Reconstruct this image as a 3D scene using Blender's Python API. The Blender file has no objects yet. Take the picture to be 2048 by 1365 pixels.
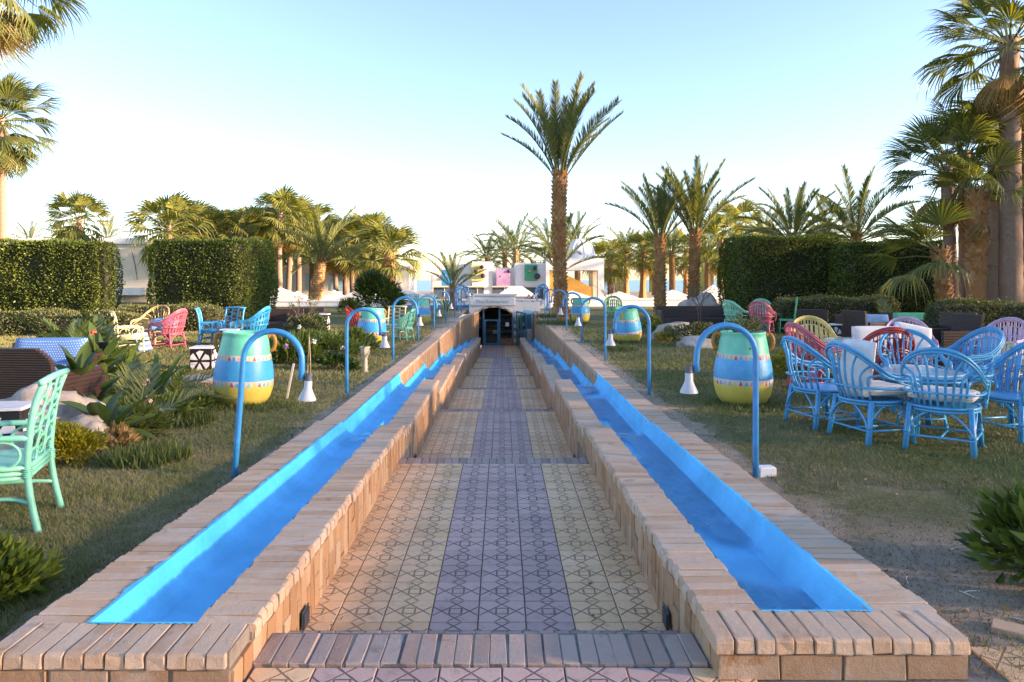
import bpy, bmesh, math, random
import numpy as np
from mathutils import Vector, Matrix, noise

random.seed(7)
rng = np.random.default_rng(7)
S = bpy.context.scene
COL = S.collection
R = math.radians
PI = math.pi

# ------------------------------------------------------------------ camera
CAM_Z, F = 1.55, 1450.0            # eye height, focal length in photo pixels (2048 wide)
cd = bpy.data.cameras.new('camera')
cam = bpy.data.objects.new('camera', cd)
COL.objects.link(cam)
cam.location = (0, 0, CAM_Z)
cam.rotation_euler = (R(90), 0, 0)
cd.sensor_width = 36
cd.lens = F / 2048 * 36
cd.shift_x = (1024 - 1004) / 2048
cd.shift_y = -(682.5 - 560) / 2048
cd.clip_start, cd.clip_end = 0.05, 8000
S.camera = cam

# ------------------------------------------------------------------ sky, sun, exposure
SUN_EL, SUN_AZ = R(12), R(103)     # azimuth clockwise from the view direction (+Y)
w = bpy.data.worlds.new('World')
S.world = w
w.use_nodes = True
nt = w.node_tree
nt.nodes.clear()
sky = nt.nodes.new('ShaderNodeTexSky')
sky.sky_type = 'NISHITA'
sky.sun_disc = False
sky.sun_elevation = SUN_EL
sky.sun_rotation = SUN_AZ
sky.altitude = 0
sky.air_density = 1.0
sky.dust_density = 0.4
sky.ozone_density = 4.8
bg = nt.nodes.new('ShaderNodeBackground')
bg.inputs['Strength'].default_value = 0.15
wo = nt.nodes.new('ShaderNodeOutputWorld')
nt.links.new(sky.outputs[0], bg.inputs[0])
nt.links.new(bg.outputs[0], wo.inputs[0])
sd = bpy.data.lights.new('sun', 'SUN')
sd.energy = 4.4
sd.angle = R(3.0)
sd.color = (1.0, 0.90, 0.74)
sun = bpy.data.objects.new('sun', sd)
COL.objects.link(sun)
sv = Vector((math.cos(SUN_EL) * math.sin(SUN_AZ), math.cos(SUN_EL) * math.cos(SUN_AZ), math.sin(SUN_EL)))
sun.rotation_euler = sv.to_track_quat('Z', 'Y').to_euler()
sun.location = (40, 0, 30)
S.view_settings.view_transform = 'Standard'
S.view_settings.look = 'None'
S.view_settings.gamma = 1
S.view_settings.use_curve_mapping = False
S.view_settings.exposure = 2.08
S.view_settings.use_white_balance = True
S.view_settings.white_balance_temperature = 8900
S.view_settings.white_balance_tint = 27
S.cycles.max_bounces = 6
S.cycles.diffuse_bounces = 3
S.cycles.transparent_max_bounces = 8
S.cycles.use_denoising = True

# ------------------------------------------------------------------ helpers
def gx(px, d):
    return (px - 1004) / F * d

def gz(py, d):
    return CAM_Z - (py - 560) / F * d

def link_mesh(name, me, parent=None):
    o = bpy.data.objects.new(name, me)
    COL.objects.link(o)
    if parent is not None:
        o.parent = parent
    return o

def tag(o, label=None, cat=None, group=None, kind=None):
    if label: o['label'] = label
    if cat: o['category'] = cat
    if group: o['group'] = group
    if kind: o['kind'] = kind
    return o

def thing(name, label, cat, loc=(0, 0, 0), rz=0.0, group=None, rx=0.0, ry=0.0):
    o = bpy.data.objects.new(name, None)
    o.empty_display_size = 0.1
    COL.objects.link(o)
    o.location = loc
    o.rotation_euler = (rx, ry, rz)
    return tag(o, label, cat, group)

def kids(o):
    return list(CH.get(o.name, ())) or list(o.children)

CH = {}

def dup(root, loc, rz=0.0, label=None, group=None, scale=None, rx=0.0, ry=0.0, mats=None):
    r = root.copy()
    COL.objects.link(r)
    r.location = loc
    r.rotation_euler = (rx, ry, rz)
    if scale: r.scale = (scale,) * 3 if not isinstance(scale, tuple) else scale
    if label: r['label'] = label
    if group: r['group'] = group
    for ch in root.children:
        c = ch.copy()
        COL.objects.link(c)
        c.parent = r
        if mats: remat(c, mats)
        for g in ch.children:
            e = g.copy()
            COL.objects.link(e)
            e.parent = c
            if mats: remat(e, mats)
    return r

def remat(o, mats):
    for i, s in enumerate(o.material_slots):
        old = s.material
        if old and old.name in mats:
            s.link = 'OBJECT'
            s.material = mats[old.name]

class MB:
    """collects verts and faces, linked as ONE mesh"""
    def __init__(s):
        s.v, s.f, s.m, s.uv = [], [], [], {}

    def add(s, verts, faces, mi=0, M=None):
        b = len(s.v)
        if M is not None:
            verts = [M @ Vector(p) for p in verts]
        s.v.extend([tuple(p) for p in verts])
        for fc in faces:
            s.f.append(tuple(b + i for i in fc))
            s.m.append(mi)
        return s

    def quad(s, a, b, c, d, mi=0, uv=None):
        n = len(s.v)
        s.v.extend([tuple(a), tuple(b), tuple(c), tuple(d)])
        s.f.append((n, n + 1, n + 2, n + 3))
        s.m.append(mi)
        if uv: s.uv[len(s.f) - 1] = uv
        return s

    def box(s, x0, x1, y0, y1, z0, z1, mi=0, M=None):
        v = [(x0, y0, z0), (x1, y0, z0), (x1, y1, z0), (x0, y1, z0), (x0, y0, z1), (x1, y0, z1), (x1, y1, z1), (x0, y1, z1)]
        return s.add(v, [(0, 3, 2, 1), (4, 5, 6, 7), (0, 1, 5, 4), (1, 2, 6, 5), (2, 3, 7, 6), (3, 0, 4, 7)], mi, M)

    def cbox(s, x0, x1, y0, y1, z0, z1, c=0.01, mi=0, M=None):
        """box with chamfered vertical and top edges"""
        v, f = [], []
        def ring(i, z):
            k = len(v)
            a, b, d, e = x0 + i, x1 - i, y0 + i, y1 - i
            v.extend([(a + c, d, z), (b - c, d, z), (b, d + c, z), (b, e - c, z), (b - c, e, z), (a + c, e, z), (a, e - c, z), (a, d + c, z)])
            return k
        r = [ring(0, z0), ring(0, z1 - c), ring(c, z1)]
        for a, b in zip(r, r[1:]):
            for i in range(8):
                j = (i + 1) % 8
                f.append((a + i, a + j, b + j, b + i))
        f.append(tuple(r[2] + i for i in range(8)))
        f.append(tuple(r[0] + i for i in range(7, -1, -1)))
        return s.add(v, f, mi, M)

    def tube(s, pts, r, n=6, closed=False, r2=None, cap=True, mi=0):
        P = [Vector(p) for p in pts]
        N = len(P)
        if N < 2: return s
        T = []
        for i in range(N):
            if closed:
                t = P[(i + 1) % N] - P[i - 1]
            else:
                t = P[min(i + 1, N - 1)] - P[max(i - 1, 0)]
            T.append(t.normalized() if t.length > 1e-9 else Vector((0, 0, 1)))
        u = T[0].orthogonal().normalized()
        b = len(s.v)
        for i in range(N):
            u = (u - T[i] * u.dot(T[i]))
            u = u.normalized() if u.length > 1e-6 else T[i].orthogonal().normalized()
            q = T[i].cross(u)
            rr = r if r2 is None else r + (r2 - r) * i / (N - 1)
            if isinstance(r, (list, tuple)): rr = r[i]
            for k in range(n):
                a = 2 * PI * k / n
                s.v.append(tuple(P[i] + u * (rr * math.cos(a)) + q * (rr * math.sin(a))))
        for i in range(N if closed else N - 1):
            i2 = (i + 1) % N
            for k in range(n):
                k2 = (k + 1) % n
                s.f.append((b + i * n + k, b + i * n + k2, b + i2 * n + k2, b + i2 * n + k))
                s.m.append(mi)
        if cap and not closed:
            s.f.append(tuple(b + k for k in range(n - 1, -1, -1))); s.m.append(mi)
            s.f.append(tuple(b + (N - 1) * n + k for k in range(n))); s.m.append(mi)
        return s

    def lathe(s, prof, n=24, mi=None, M=None, caps=False):
        v, f, ms = [], [], []
        for (r, z) in prof:
            for k in range(n):
                a = 2 * PI * k / n
                v.append((r * math.cos(a), r * math.sin(a), z))
        for i in range(len(prof) - 1):
            for k in range(n):
                k2 = (k + 1) % n
                f.append((i * n + k, i * n + k2, (i + 1) * n + k2, (i + 1) * n + k))
                ms.append(mi[i] if isinstance(mi, (list, tuple)) else (mi or 0))
        if caps:
            f.append(tuple(range(n - 1, -1, -1))); ms.append(ms[0])
            f.append(tuple((len(prof) - 1) * n + k for k in range(n))); ms.append(ms[-1])
        b = len(s.f)
        s.add(v, f, 0, M)
        s.m[b:] = ms
        return s

    def rough(s, a):
        s.v = [(x + random.uniform(-a, a), y + random.uniform(-a, a), z + random.uniform(-a, a)) for x, y, z in s.v]
        return s

    def mesh(s, name, mats, smooth=False):
        me = bpy.data.meshes.new(name)
        me.from_pydata(s.v, [], s.f)
        if not isinstance(mats, (list, tuple)): mats = [mats]
        for m in mats: me.materials.append(m)
        if len(mats) > 1:
            me.polygons.foreach_set('material_index', s.m)
        if s.uv:
            ul = me.uv_layers.new(name='UVMap')
            for fi, u in s.uv.items():
                for k, li in enumerate(me.polygons[fi].loop_indices):
                    ul.data[li].uv = u[k]
        if smooth:
            me.polygons.foreach_set('use_smooth', [True] * len(me.polygons))
        me.update()
        return me

    def build(s, name, mats, parent=None, smooth=False, kind=None):
        o = link_mesh(name, s.mesh(name, mats, smooth), parent)
        if kind: o['kind'] = kind
        return o

def spline(P, n=6, closed=False):
    """Catmull-Rom through the points"""
    P = [Vector(p) for p in P]
    out = []
    N = len(P)
    for i in range(N if closed else N - 1):
        p0 = P[(i - 1) % N] if closed or i > 0 else P[0] * 2 - P[1]
        p1, p2 = P[i], P[(i + 1) % N]
        p3 = P[(i + 2) % N] if closed or i + 2 < N else P[-1] * 2 - P[-2]
        for k in range(n):
            t = k / n
            out.append(0.5 * ((2 * p1) + (p2 - p0) * t + (2 * p0 - 5 * p1 + 4 * p2 - p3) * t * t + (3 * p1 - p0 - 3 * p2 + p3) * t ** 3))
    if not closed: out.append(P[-1])
    return out

def fast_mesh(name, V, Fq, mat, nper=4):
    """numpy arrays -> mesh; all faces with nper corners"""
    me = bpy.data.meshes.new(name)
    V = np.asarray(V, dtype=np.float32)
    Fq = np.asarray(Fq, dtype=np.int32)
    me.vertices.add(len(V))
    me.vertices.foreach_set('co', V.ravel())
    me.loops.add(Fq.size)
    me.loops.foreach_set('vertex_index', Fq.ravel())
    me.polygons.add(len(Fq))
    me.polygons.foreach_set('loop_start', np.arange(0, Fq.size, nper, dtype=np.int32))
    me.materials.append(mat)
    me.update(calc_edges=True)
    return me

def unit(a):
    return a / np.maximum(np.linalg.norm(a, axis=1, keepdims=True), 1e-9)

def leaves(name, pos, dirs, length, width, mat, fold=0.25, jit=0.35, droop=0.0):
    """one folded four-corner leaf per position"""
    n = len(pos)
    d = unit(dirs + rng.normal(0, jit, (n, 3)))
    L = length * rng.uniform(0.65, 1.25, (n, 1))
    W = width * rng.uniform(0.7, 1.2, (n, 1))
    side = unit(np.cross(d, rng.normal(0, 1, (n, 3))))
    nor = np.cross(side, d)
    tip = pos + d * L
    tip[:, 2:3] -= droop * L
    mid = pos + d * L * 0.45
    V = np.stack([pos, mid + side * W * 0.5 + nor * W * fold, tip, mid - side * W * 0.5 + nor * W * fold], 1).reshape(-1, 3)
    Fq = np.arange(4 * n).reshape(-1, 4)
    return fast_mesh(name, V, Fq, mat)

# ------------------------------------------------------------------ materials
def nodes_of(m):
    m.use_nodes = True
    t = m.node_tree
    t.nodes.clear()
    out = t.nodes.new('ShaderNodeOutputMaterial')
    return t, out

def N(t, typ, **kw):
    n = t.nodes.new(typ)
    for k, v in kw.items():
        setattr(n, k, v)
    return n

def math_n(t, op, a, b=None, c=None):
    n = t.nodes.new('ShaderNodeMath')
    n.operation = op
    for i, x in enumerate((a, b, c)):
        if x is None: continue
        if isinstance(x, (int, float)): n.inputs[i].default_value = x
        else: t.links.new(x, n.inputs[i])
    return n.outputs[0]

def mixc(t, f, a, b, typ='MIX'):
    n = t.nodes.new('ShaderNodeMix')
    n.data_type = 'RGBA'
    n.blend_type = typ
    for i, x in ((0, f), (6, a), (7, b)):
        if isinstance(x, (int, float)): n.inputs[i].default_value = x
        elif isinstance(x, (tuple, list)): n.inputs[i].default_value = (*x[:3], 1)
        else: t.links.new(x, n.inputs[i])
    return n.outputs[2]

def noise_n(t, scale, detail=4, rough=0.55, vec=None, dist=0.0):
    n = t.nodes.new('ShaderNodeTexNoise')
    n.inputs['Scale'].default_value = scale
    n.inputs['Detail'].default_value = detail
    n.inputs['Roughness'].default_value = rough
    n.inputs['Distortion'].default_value = dist
    if vec is not None: t.links.new(vec, n.inputs['Vector'])
    return n.outputs['Fac']

def ramp(t, fac, stops, interp='LINEAR'):
    n = t.nodes.new('ShaderNodeValToRGB')
    n.color_ramp.interpolation = interp
    el = n.color_ramp.elements
    while len(el) < len(stops): el.new(0.5)
    for e, (p, c) in zip(el, stops):
        e.position = p
        e.color = (*c, 1) if len(c) == 3 else c
    t.links.new(fac, n.inputs[0])
    return n.outputs[0]

def sstep(t, x, lo, hi):
    n = t.nodes.new('ShaderNodeMapRange')
    n.interpolation_type = 'SMOOTHSTEP'
    t.links.new(x, n.inputs[0])
    n.inputs[1].default_value, n.inputs[2].default_value = lo, hi
    n.inputs[3].default_value, n.inputs[4].default_value = 0, 1
    return n.outputs[0]

def pos_n(t):
    return t.nodes.new('ShaderNodeNewGeometry').outputs['Position']

def rnd_n(t):
    """one random number per object and per loose piece"""
    a = t.nodes.new('ShaderNodeObjectInfo').outputs['Random']
    b = t.nodes.new('ShaderNodeNewGeometry').outputs['Random Per Island']
    return math_n(t, 'FRACT', math_n(t, 'ADD', a, b))

def finish(t, out, col, rough=0.7, bump=None, bs=0.3, bd=0.01, spec=0.4, coat=0.0, metal=0.0):
    p = t.nodes.new('ShaderNodeBsdfPrincipled')
    if isinstance(col, (tuple, list)): p.inputs['Base Color'].default_value = (*col[:3], 1)
    else: t.links.new(col, p.inputs['Base Color'])
    if isinstance(rough, (int, float)): p.inputs['Roughness'].default_value = rough
    else: t.links.new(rough, p.inputs['Roughness'])
    p.inputs['Specular IOR Level'].default_value = spec
    p.inputs['Coat Weight'].default_value = coat
    p.inputs['Metallic'].default_value = metal
    if bump is not None:
        b = t.nodes.new('ShaderNodeBump')
        b.inputs['Strength'].default_value = bs
        b.inputs['Distance'].default_value = bd
        t.links.new(bump, b.inputs['Height'])
        t.links.new(b.outputs[0], p.inputs['Normal'])
    t.links.new(p.outputs[0], out.inputs['Surface'])
    return p

def M_plain(name, col, rough=0.6, var=0.12, scale=6, bscale=40, bs=0.15, spec=0.4, dirt=None, coat=0.0):
    m = bpy.data.materials.new(name)
    t, out = nodes_of(m)
    P = pos_n(t)
    n1 = noise_n(t, scale, 5, 0.6, P)
    dark = tuple(c * (1 - 2.0 * var) for c in col)
    lite = tuple(min(1, c * (1 + 1.4 * var)) for c in col)
    c = ramp(t, n1, [(0.3, dark), (0.7, lite)])
    if dirt:
        n2 = noise_n(t, scale * 2.3, 6, 0.7, P)
        c = mixc(t, math_n(t, 'MULTIPLY', sstep(t, n2, 0.56, 0.72), dirt[1]), c, dirt[0])
    finish(t, out, c, rough, noise_n(t, bscale, 4, 0.6, P), bs, 0.01, spec, coat)
    return m

def M_paint(name, col, rough=0.38, chip=(0.12, 0.08, 0.05), amount=0.75):
    """gloss paint on cane: slight unevenness, worn spots, dust"""
    m = bpy.data.materials.new(name)
    t, out = nodes_of(m)
    P = pos_n(t)
    n1 = noise_n(t, 9, 4, 0.6, P)
    c = ramp(t, n1, [(0.3, tuple(x * 0.78 for x in col)), (0.7, tuple(min(1, x * 1.12) for x in col))])
    n2 = noise_n(t, 38, 5, 0.65, P)
    c = mixc(t, math_n(t, 'MULTIPLY', sstep(t, n2, 0.66, 0.73), amount), c, chip)
    finish(t, out, c, rough, noise_n(t, 60, 3, 0.5, P), 0.12, 0.004, 0.5)
    return m

def M_leaf(name, stops, rough=0.5, trans=0.28, tcol=None, scale=0.9):
    m = bpy.data.materials.new(name)
    t, out = nodes_of(m)
    P = pos_n(t)
    r = rnd_n(t)
    n1 = noise_n(t, scale, 3, 0.6, P)
    f = math_n(t, 'ADD', math_n(t, 'MULTIPLY', r, 0.6), math_n(t, 'MULTIPLY', n1, 0.45))
    c = ramp(t, f, stops)
    p = finish(t, out, c, rough, None, spec=0.35)
    tr = t.nodes.new('ShaderNodeBsdfTranslucent')
    tc = mixc(t, 1.0, c, tcol or (1.6, 1.5, 0.55), 'MULTIPLY')
    t.links.new(tc, tr.inputs[0])
    mx = t.nodes.new('ShaderNodeMixShader')
    mx.inputs[0].default_value = trans
    t.links.new(p.outputs[0], mx.inputs[1])
    t.links.new(tr.outputs[0], mx.inputs[2])
    t.links.new(mx.outputs[0], out.inputs['Surface'])
    return m

def M_brick(name, stops, stain=(0.20, 0.11, 0.07), stain_amt=0.55, pale=(0.64, 0.51, 0.41), pale_amt=0.6):
    m = bpy.data.materials.new(name)
    t, out = nodes_of(m)
    P = pos_n(t)
    r = rnd_n(t)
    c = ramp(t, r, stops)
    n1 = noise_n(t, 3.2, 6, 0.65, P, 0.4)
    c = mixc(t, math_n(t, 'MULTIPLY', sstep(t, n1, 0.47, 0.68), pale_amt), c, pale)
    n2 = noise_n(t, 5.5, 6, 0.7, P, 0.8)
    c = mixc(t, math_n(t, 'MULTIPLY', sstep(t, n2, 0.55, 0.72), stain_amt), c, stain)
    n4 = noise_n(t, 8.5, 6, 0.75, P, 1.2)
    c = mixc(t, math_n(t, 'MULTIPLY', sstep(t, n4, 0.55, 0.66), 0.5), c, (0.40, 0.36, 0.33))
    n3 = noise_n(t, 120, 4, 0.7, P)
    c = mixc(t, math_n(t, 'MULTIPLY', n3, 0.35), c, tuple(x * 0.55 for x in stops[0][1]))
    bmp = math_n(t, 'ADD', noise_n(t, 26, 5, 0.65, P), math_n(t, 'MULTIPLY', noise_n(t, 150, 3, 0.6, P), 0.5))
    finish(t, out, c, 0.85, bmp, 0.5, 0.012, 0.25)
    return m

def M_tile(name, base, dark, groove, speck):
    """cast concrete tile: pressed line pattern as fine relief from the tile's own UV"""
    m = bpy.data.materials.new(name)
    t, out = nodes_of(m)
    uv = N(t, 'ShaderNodeUVMap', uv_map='UVMap').outputs[0]
    sx = N(t, 'ShaderNodeSeparateXYZ')
    t.links.new(uv, sx.inputs[0])
    a = math_n(t, 'ABSOLUTE', math_n(t, 'SUBTRACT', sx.outputs[0], 0.5))
    b = math_n(t, 'ABSOLUTE', math_n(t, 'SUBTRACT', sx.outputs[1], 0.5))
    d1 = math_n(t, 'MULTIPLY', math_n(t, 'ABSOLUTE', math_n(t, 'SUBTRACT', b, math_n(t, 'MULTIPLY', math_n(t, 'SUBTRACT', a, 0.314), 1.075))), 0.68)
    d2 = math_n(t, 'MULTIPLY', math_n(t, 'ABSOLUTE', math_n(t, 'SUBTRACT', math_n(t, 'ADD', math_n(t, 'MULTIPLY', a, 1.077), b), 0.338)), 0.68)
    d3 = math_n(t, 'MULTIPLY', math_n(t, 'ABSOLUTE', math_n(t, 'SUBTRACT', math_n(t, 'SUBTRACT', b, 0.338), math_n(t, 'MULTIPLY', a, 1.08))), 0.68)
    d4 = math_n(t, 'ABSOLUTE', math_n(t, 'SUBTRACT', math_n(t, 'MAXIMUM', a, b), 0.135))
    d = math_n(t, 'MINIMUM', math_n(t, 'MINIMUM', d1, d2), math_n(t, 'MINIMUM', d3, d4))
    line = sstep(t, math_n(t, 'ADD', d, math_n(t, 'MULTIPLY', math_n(t, 'SUBTRACT', noise_n(t, 22, 3, 0.6, pos_n(t)), 0.5), 0.014)), 0.005, 0.026)          # 0 in the groove
    P = pos_n(t)
    r = rnd_n(t)
    n1 = noise_n(t, 1.3, 5, 0.6, P)
    f = math_n(t, 'ADD', math_n(t, 'MULTIPLY', r, 0.4), math_n(t, 'MULTIPLY', n1, 0.65))
    c = ramp(t, f, [(0.2, dark), (0.75, base)])
    sp = noise_n(t, 240, 2, 0.5, P)
    c = mixc(t, math_n(t, 'MULTIPLY', sstep(t, sp, 0.58, 0.68), 0.55), c, speck)
    c = mixc(t, math_n(t, 'MULTIPLY', sstep(t, noise_n(t, 14, 5, 0.7, P), 0.5, 0.75), 0.55), c, tuple(x * 0.55 for x in dark))
    gw = math_n(t, 'MULTIPLY', math_n(t, 'SUBTRACT', 1.0, line), math_n(t, 'ADD', 0.45, math_n(t, 'MULTIPLY', noise_n(t, 5, 4, 0.6, P), 0.7)))
    gw = math_n(t, 'MINIMUM', gw, 1.0)
    c = mixc(t, gw, c, groove)
    bmp = math_n(t, 'ADD', math_n(t, 'MULTIPLY', line, 1.0), math_n(t, 'MULTIPLY', noise_n(t, 90, 4, 0.6, P), 0.25))
    finish(t, out, c, 0.62, bmp, 1.0, 0.009, 0.4)
    return m

MT = {}
MT['coping'] = M_brick('coping brick', [(0.0, (0.52, 0.31, 0.19)), (0.35, (0.63, 0.41, 0.27)), (0.7, (0.67, 0.46, 0.32)), (1.0, (0.58, 0.40, 0.29))])
MT['face'] = M_brick('face brick', [(0.0, (0.40, 0.20, 0.10)), (0.4, (0.50, 0.27, 0.14)), (0.75, (0.55, 0.33, 0.19)), (1.0, (0.56, 0.39, 0.26))], stain_amt=0.35, pale_amt=0.3, pale=(0.6, 0.42, 0.25))
MT['front'] = M_brick('front brick', [(0.0, (0.40, 0.22, 0.12)), (1.0, (0.47, 0.31, 0.20))], stain=(0.30, 0.11, 0.02), stain_amt=0.8)
MT['edge'] = M_brick('edge brick', [(0.0, (0.36, 0.23, 0.175)), (0.5, (0.45, 0.31, 0.245)), (1.0, (0.50, 0.36, 0.29))], stain=(0.11, 0.055, 0.035), stain_amt=0.6, pale=(0.36, 0.33, 0.31), pale_amt=0.5)
MT['mortar'] = M_plain('mortar', (0.24, 0.195, 0.16), 0.9, 0.2, 8, 60, 0.4)
MT['grout'] = M_plain('grout', (0.19, 0.17, 0.155), 0.9, 0.25, 8, 60, 0.4)
MT['tile_y'] = M_tile('yellow tile', (0.92, 0.55, 0.30), (0.72, 0.40, 0.19), (0.25, 0.15, 0.075), (0.34, 0.22, 0.11))
MT['tile_p'] = M_tile('purple tile', (0.62, 0.385, 0.31), (0.42, 0.26, 0.22), (0.085, 0.05, 0.05), (0.42, 0.36, 0.38))

def M_blue(name, col):
    m = bpy.data.materials.new(name)
    t, out = nodes_of(m)
    P = pos_n(t)
    n1 = noise_n(t, 2.2, 5, 0.6, P)
    c = ramp(t, n1, [(0.3, tuple(x * 0.82 for x in col)), (0.7, tuple(min(1, x * 1.12) for x in col))])
    n2 = noise_n(t, 70, 4, 0.6, P)
    c = mixc(t, math_n(t, 'MULTIPLY', sstep(t, n2, 0.68, 0.76), 0.25), c, (0.1, 0.6, 0.85))
    finish(t, out, c, 0.6, math_n(t, 'ADD', noise_n(t, 35, 5, 0.7, P), noise_n(t, 8, 3, 0.6, P)), 0.5, 0.02, 0.08)
    return m
MT['blue'] = M_blue('channel paint', (0.0, 0.56, 0.85))

def M_water(name, lo):
    m = bpy.data.materials.new(name)
    t, out = nodes_of(m)
    P = pos_n(t)
    mp = N(t, 'ShaderNodeMapping')
    mp.inputs['Scale'].default_value = (1.0, 0.55, 1.0)
    t.links.new(P, mp.inputs[0])
    h = math_n(t, 'ADD', noise_n(t, 14, 4, 0.6, mp.outputs[0], 1.0), math_n(t, 'MULTIPLY', noise_n(t, 45, 2, 0.5, mp.outputs[0], 0.6), 0.45))
    b = N(t, 'ShaderNodeBump')
    b.inputs['Strength'].default_value = 0.8
    b.inputs['Distance'].default_value = 0.10
    t.links.new(h, b.inputs['Height'])
    g = N(t, 'ShaderNodeBsdfGlossy')
    g.inputs['Roughness'].default_value = 0.04
    t.links.new(b.outputs[0], g.inputs['Normal'])
    tr = N(t, 'ShaderNodeBsdfTransparent')
    tr.inputs[0].default_value = (0.90, 0.98, 1.0, 1)
    fr = N(t, 'ShaderNodeFresnel')
    fr.inputs[0].default_value = 1.33
    t.links.new(b.outputs[0], fr.inputs['Normal'])
    # the film of water is broken: wet streaks between dry paint
    wet = sstep(t, noise_n(t, 1.6, 4, 0.6, mp.outputs[0], 0.8), lo, lo + 0.09)
    mx = N(t, 'ShaderNodeMixShader')
    t.links.new(math_n(t, 'MULTIPLY', fr.outputs[0], math_n(t, 'ADD', math_n(t, 'MULTIPLY', wet, 0.95), 0.05)), mx.inputs[0])
    t.links.new(tr.outputs[0], mx.inputs[1])
    t.links.new(g.outputs[0], mx.inputs[2])
    t.links.new(mx.outputs[0], out.inputs['Surface'])
    return m
MT['water-1'] = M_water('thin water film', 0.56)
MT['water1'] = M_water('running water film', 0.38)

def M_glass(name, tint=(0.75, 0.85, 0.85)):
    m = bpy.data.materials.new(name)
    t, out = nodes_of(m)
    g = N(t, 'ShaderNodeBsdfGlossy'); g.inputs['Roughness'].default_value = 0.03
    tr = N(t, 'ShaderNodeBsdfTransparent'); tr.inputs[0].default_value = (*tint, 1)
    fr = N(t, 'ShaderNodeFresnel'); fr.inputs[0].default_value = 1.5
    mx = N(t, 'ShaderNodeMixShader')
    t.links.new(fr.outputs[0], mx.inputs[0]); t.links.new(tr.outputs[0], mx.inputs[1]); t.links.new(g.outputs[0], mx.inputs[2])
    t.links.new(mx.outputs[0], out.inputs['Surface'])
    return m
MT['glass'] = M_glass('glass')

def lawn_color(t, P):
    """green and dry patches, bare soil along the walls and at the near right corner"""
    n1 = noise_n(t, 0.55, 5, 0.65, P, 0.3)
    n2 = noise_n(t, 3.5, 5, 0.7, P, 0.5)
    f = math_n(t, 'ADD', math_n(t, 'MULTIPLY', n1, 0.6), math_n(t, 'MULTIPLY', n2, 0.4))
    g = ramp(t, f, [(0.30, (0.130, 0.155, 0.042)), (0.45, (0.190, 0.195, 0.070)), (0.55, (0.265, 0.230, 0.110)), (0.66, (0.36, 0.28, 0.165))])
    sx = N(t, 'ShaderNodeSeparateXYZ')
    t.links.new(P, sx.inputs[0])
    ax = math_n(t, 'ABSOLUTE', sx.outputs[0])
    near = math_n(t, 'SUBTRACT', 1.0, sstep(t, math_n(t, 'ADD', ax, math_n(t, 'MULTIPLY', n2, -0.9)), 1.45, 2.1))
    cx = math_n(t, 'SUBTRACT', sx.outputs[0], 2.6)
    cy = math_n(t, 'SUBTRACT', sx.outputs[1], 3.5)
    rr = math_n(t, 'SQRT', math_n(t, 'ADD', math_n(t, 'MULTIPLY', cx, cx), math_n(t, 'MULTIPLY', math_n(t, 'MULTIPLY', cy, cy), 0.45)))
    patch = math_n(t, 'SUBTRACT', 1.0, sstep(t, math_n(t, 'ADD', rr, math_n(t, 'MULTIPLY', n2, 1.0)), 0.95, 1.55))
    soil = math_n(t, 'MAXIMUM', near, patch)
    sc = ramp(t, n2, [(0.3, (0.40, 0.285, 0.20)), (0.7, (0.58, 0.44, 0.325))])
    return g, sc, soil

def M_lawn():
    m = bpy.data.materials.new('lawn ground')
    t, out = nodes_of(m)
    P = pos_n(t)
    g, sc, soil = lawn_color(t, P)
    n3 = noise_n(t, 60, 5, 0.75, P)
    g2 = mixc(t, math_n(t, 'MULTIPLY', sstep(t, n3, 0.42, 0.65), 0.6), g, (0.035, 0.038, 0.014))
    n4 = noise_n(t, 85, 3, 0.6, P)
    g2 = mixc(t, math_n(t, 'MULTIPLY', sstep(t, n4, 0.60, 0.70), 0.5), g2, (0.26, 0.21, 0.12))
    c = mixc(t, soil, g2, sc)
    finish(t, out, c, 0.95, math_n(t, 'ADD', n3, noise_n(t, 12, 4, 0.6, P)), 0.9, 0.03, 0.1)
    return m
MT['lawn'] = M_lawn()

def M_blade():
    m = bpy.data.materials.new('grass blade')
    t, out = nodes_of(m)
    P = pos_n(t)
    g, sc, soil = lawn_color(t, P)
    r = t.nodes.new('ShaderNodeNewGeometry').outputs['Random Per Island']
    c = mixc(t, sstep(t, r, 0.72, 0.98), g, (0.25, 0.20, 0.10))
    c = mixc(t, math_n(t, 'MULTIPLY', r, 0.5), c, (0.13, 0.16, 0.035))
    p = finish(t, out, c, 0.6, None, spec=0.25)
    return m
MT['blade'] = M_blade()

# ================================================================== SETTING
LX_IN, LX_IO = -1.000, -1.250     # left inner wall: path face, channel face
LX_OI, LX_OO = -1.682, -1.950     # left outer wall: channel face, lawn face
RX_IN, RX_IO, RX_OI, RX_OO = 0.835, 1.095, 1.565, 1.850
Y_END = 37.0

def lawn_z(x, y):
    d = -0.03 + 0.025 * noise.noise((x * 0.7, y * 0.7, 0.3)) + 0.012 * noise.noise((x * 2.5, y * 2.5, 1.3))
    if x < 0: d += 0.03 * max(0, min(1, (-x - 3) / 4))
    return d

def grid_mesh(name, xs, ys, zf, mat):
    V = [(x, y, zf(x, y)) for y in ys for x in xs]
    nx = len(xs)
    Fq = [(j * nx + i, j * nx + i + 1, (j + 1) * nx + i + 1, (j + 1) * nx + i) for j in range(len(ys) - 1) for i in range(nx - 1)]
    me = fast_mesh(name, V, Fq, mat)
    me.polygons.foreach_set('use_smooth', [True] * len(me.polygons))
    return me

def spread(a, b, n, p=1.0):
    return [a + (b - a) * (i / n) ** p for i in range(n + 1)]

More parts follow.
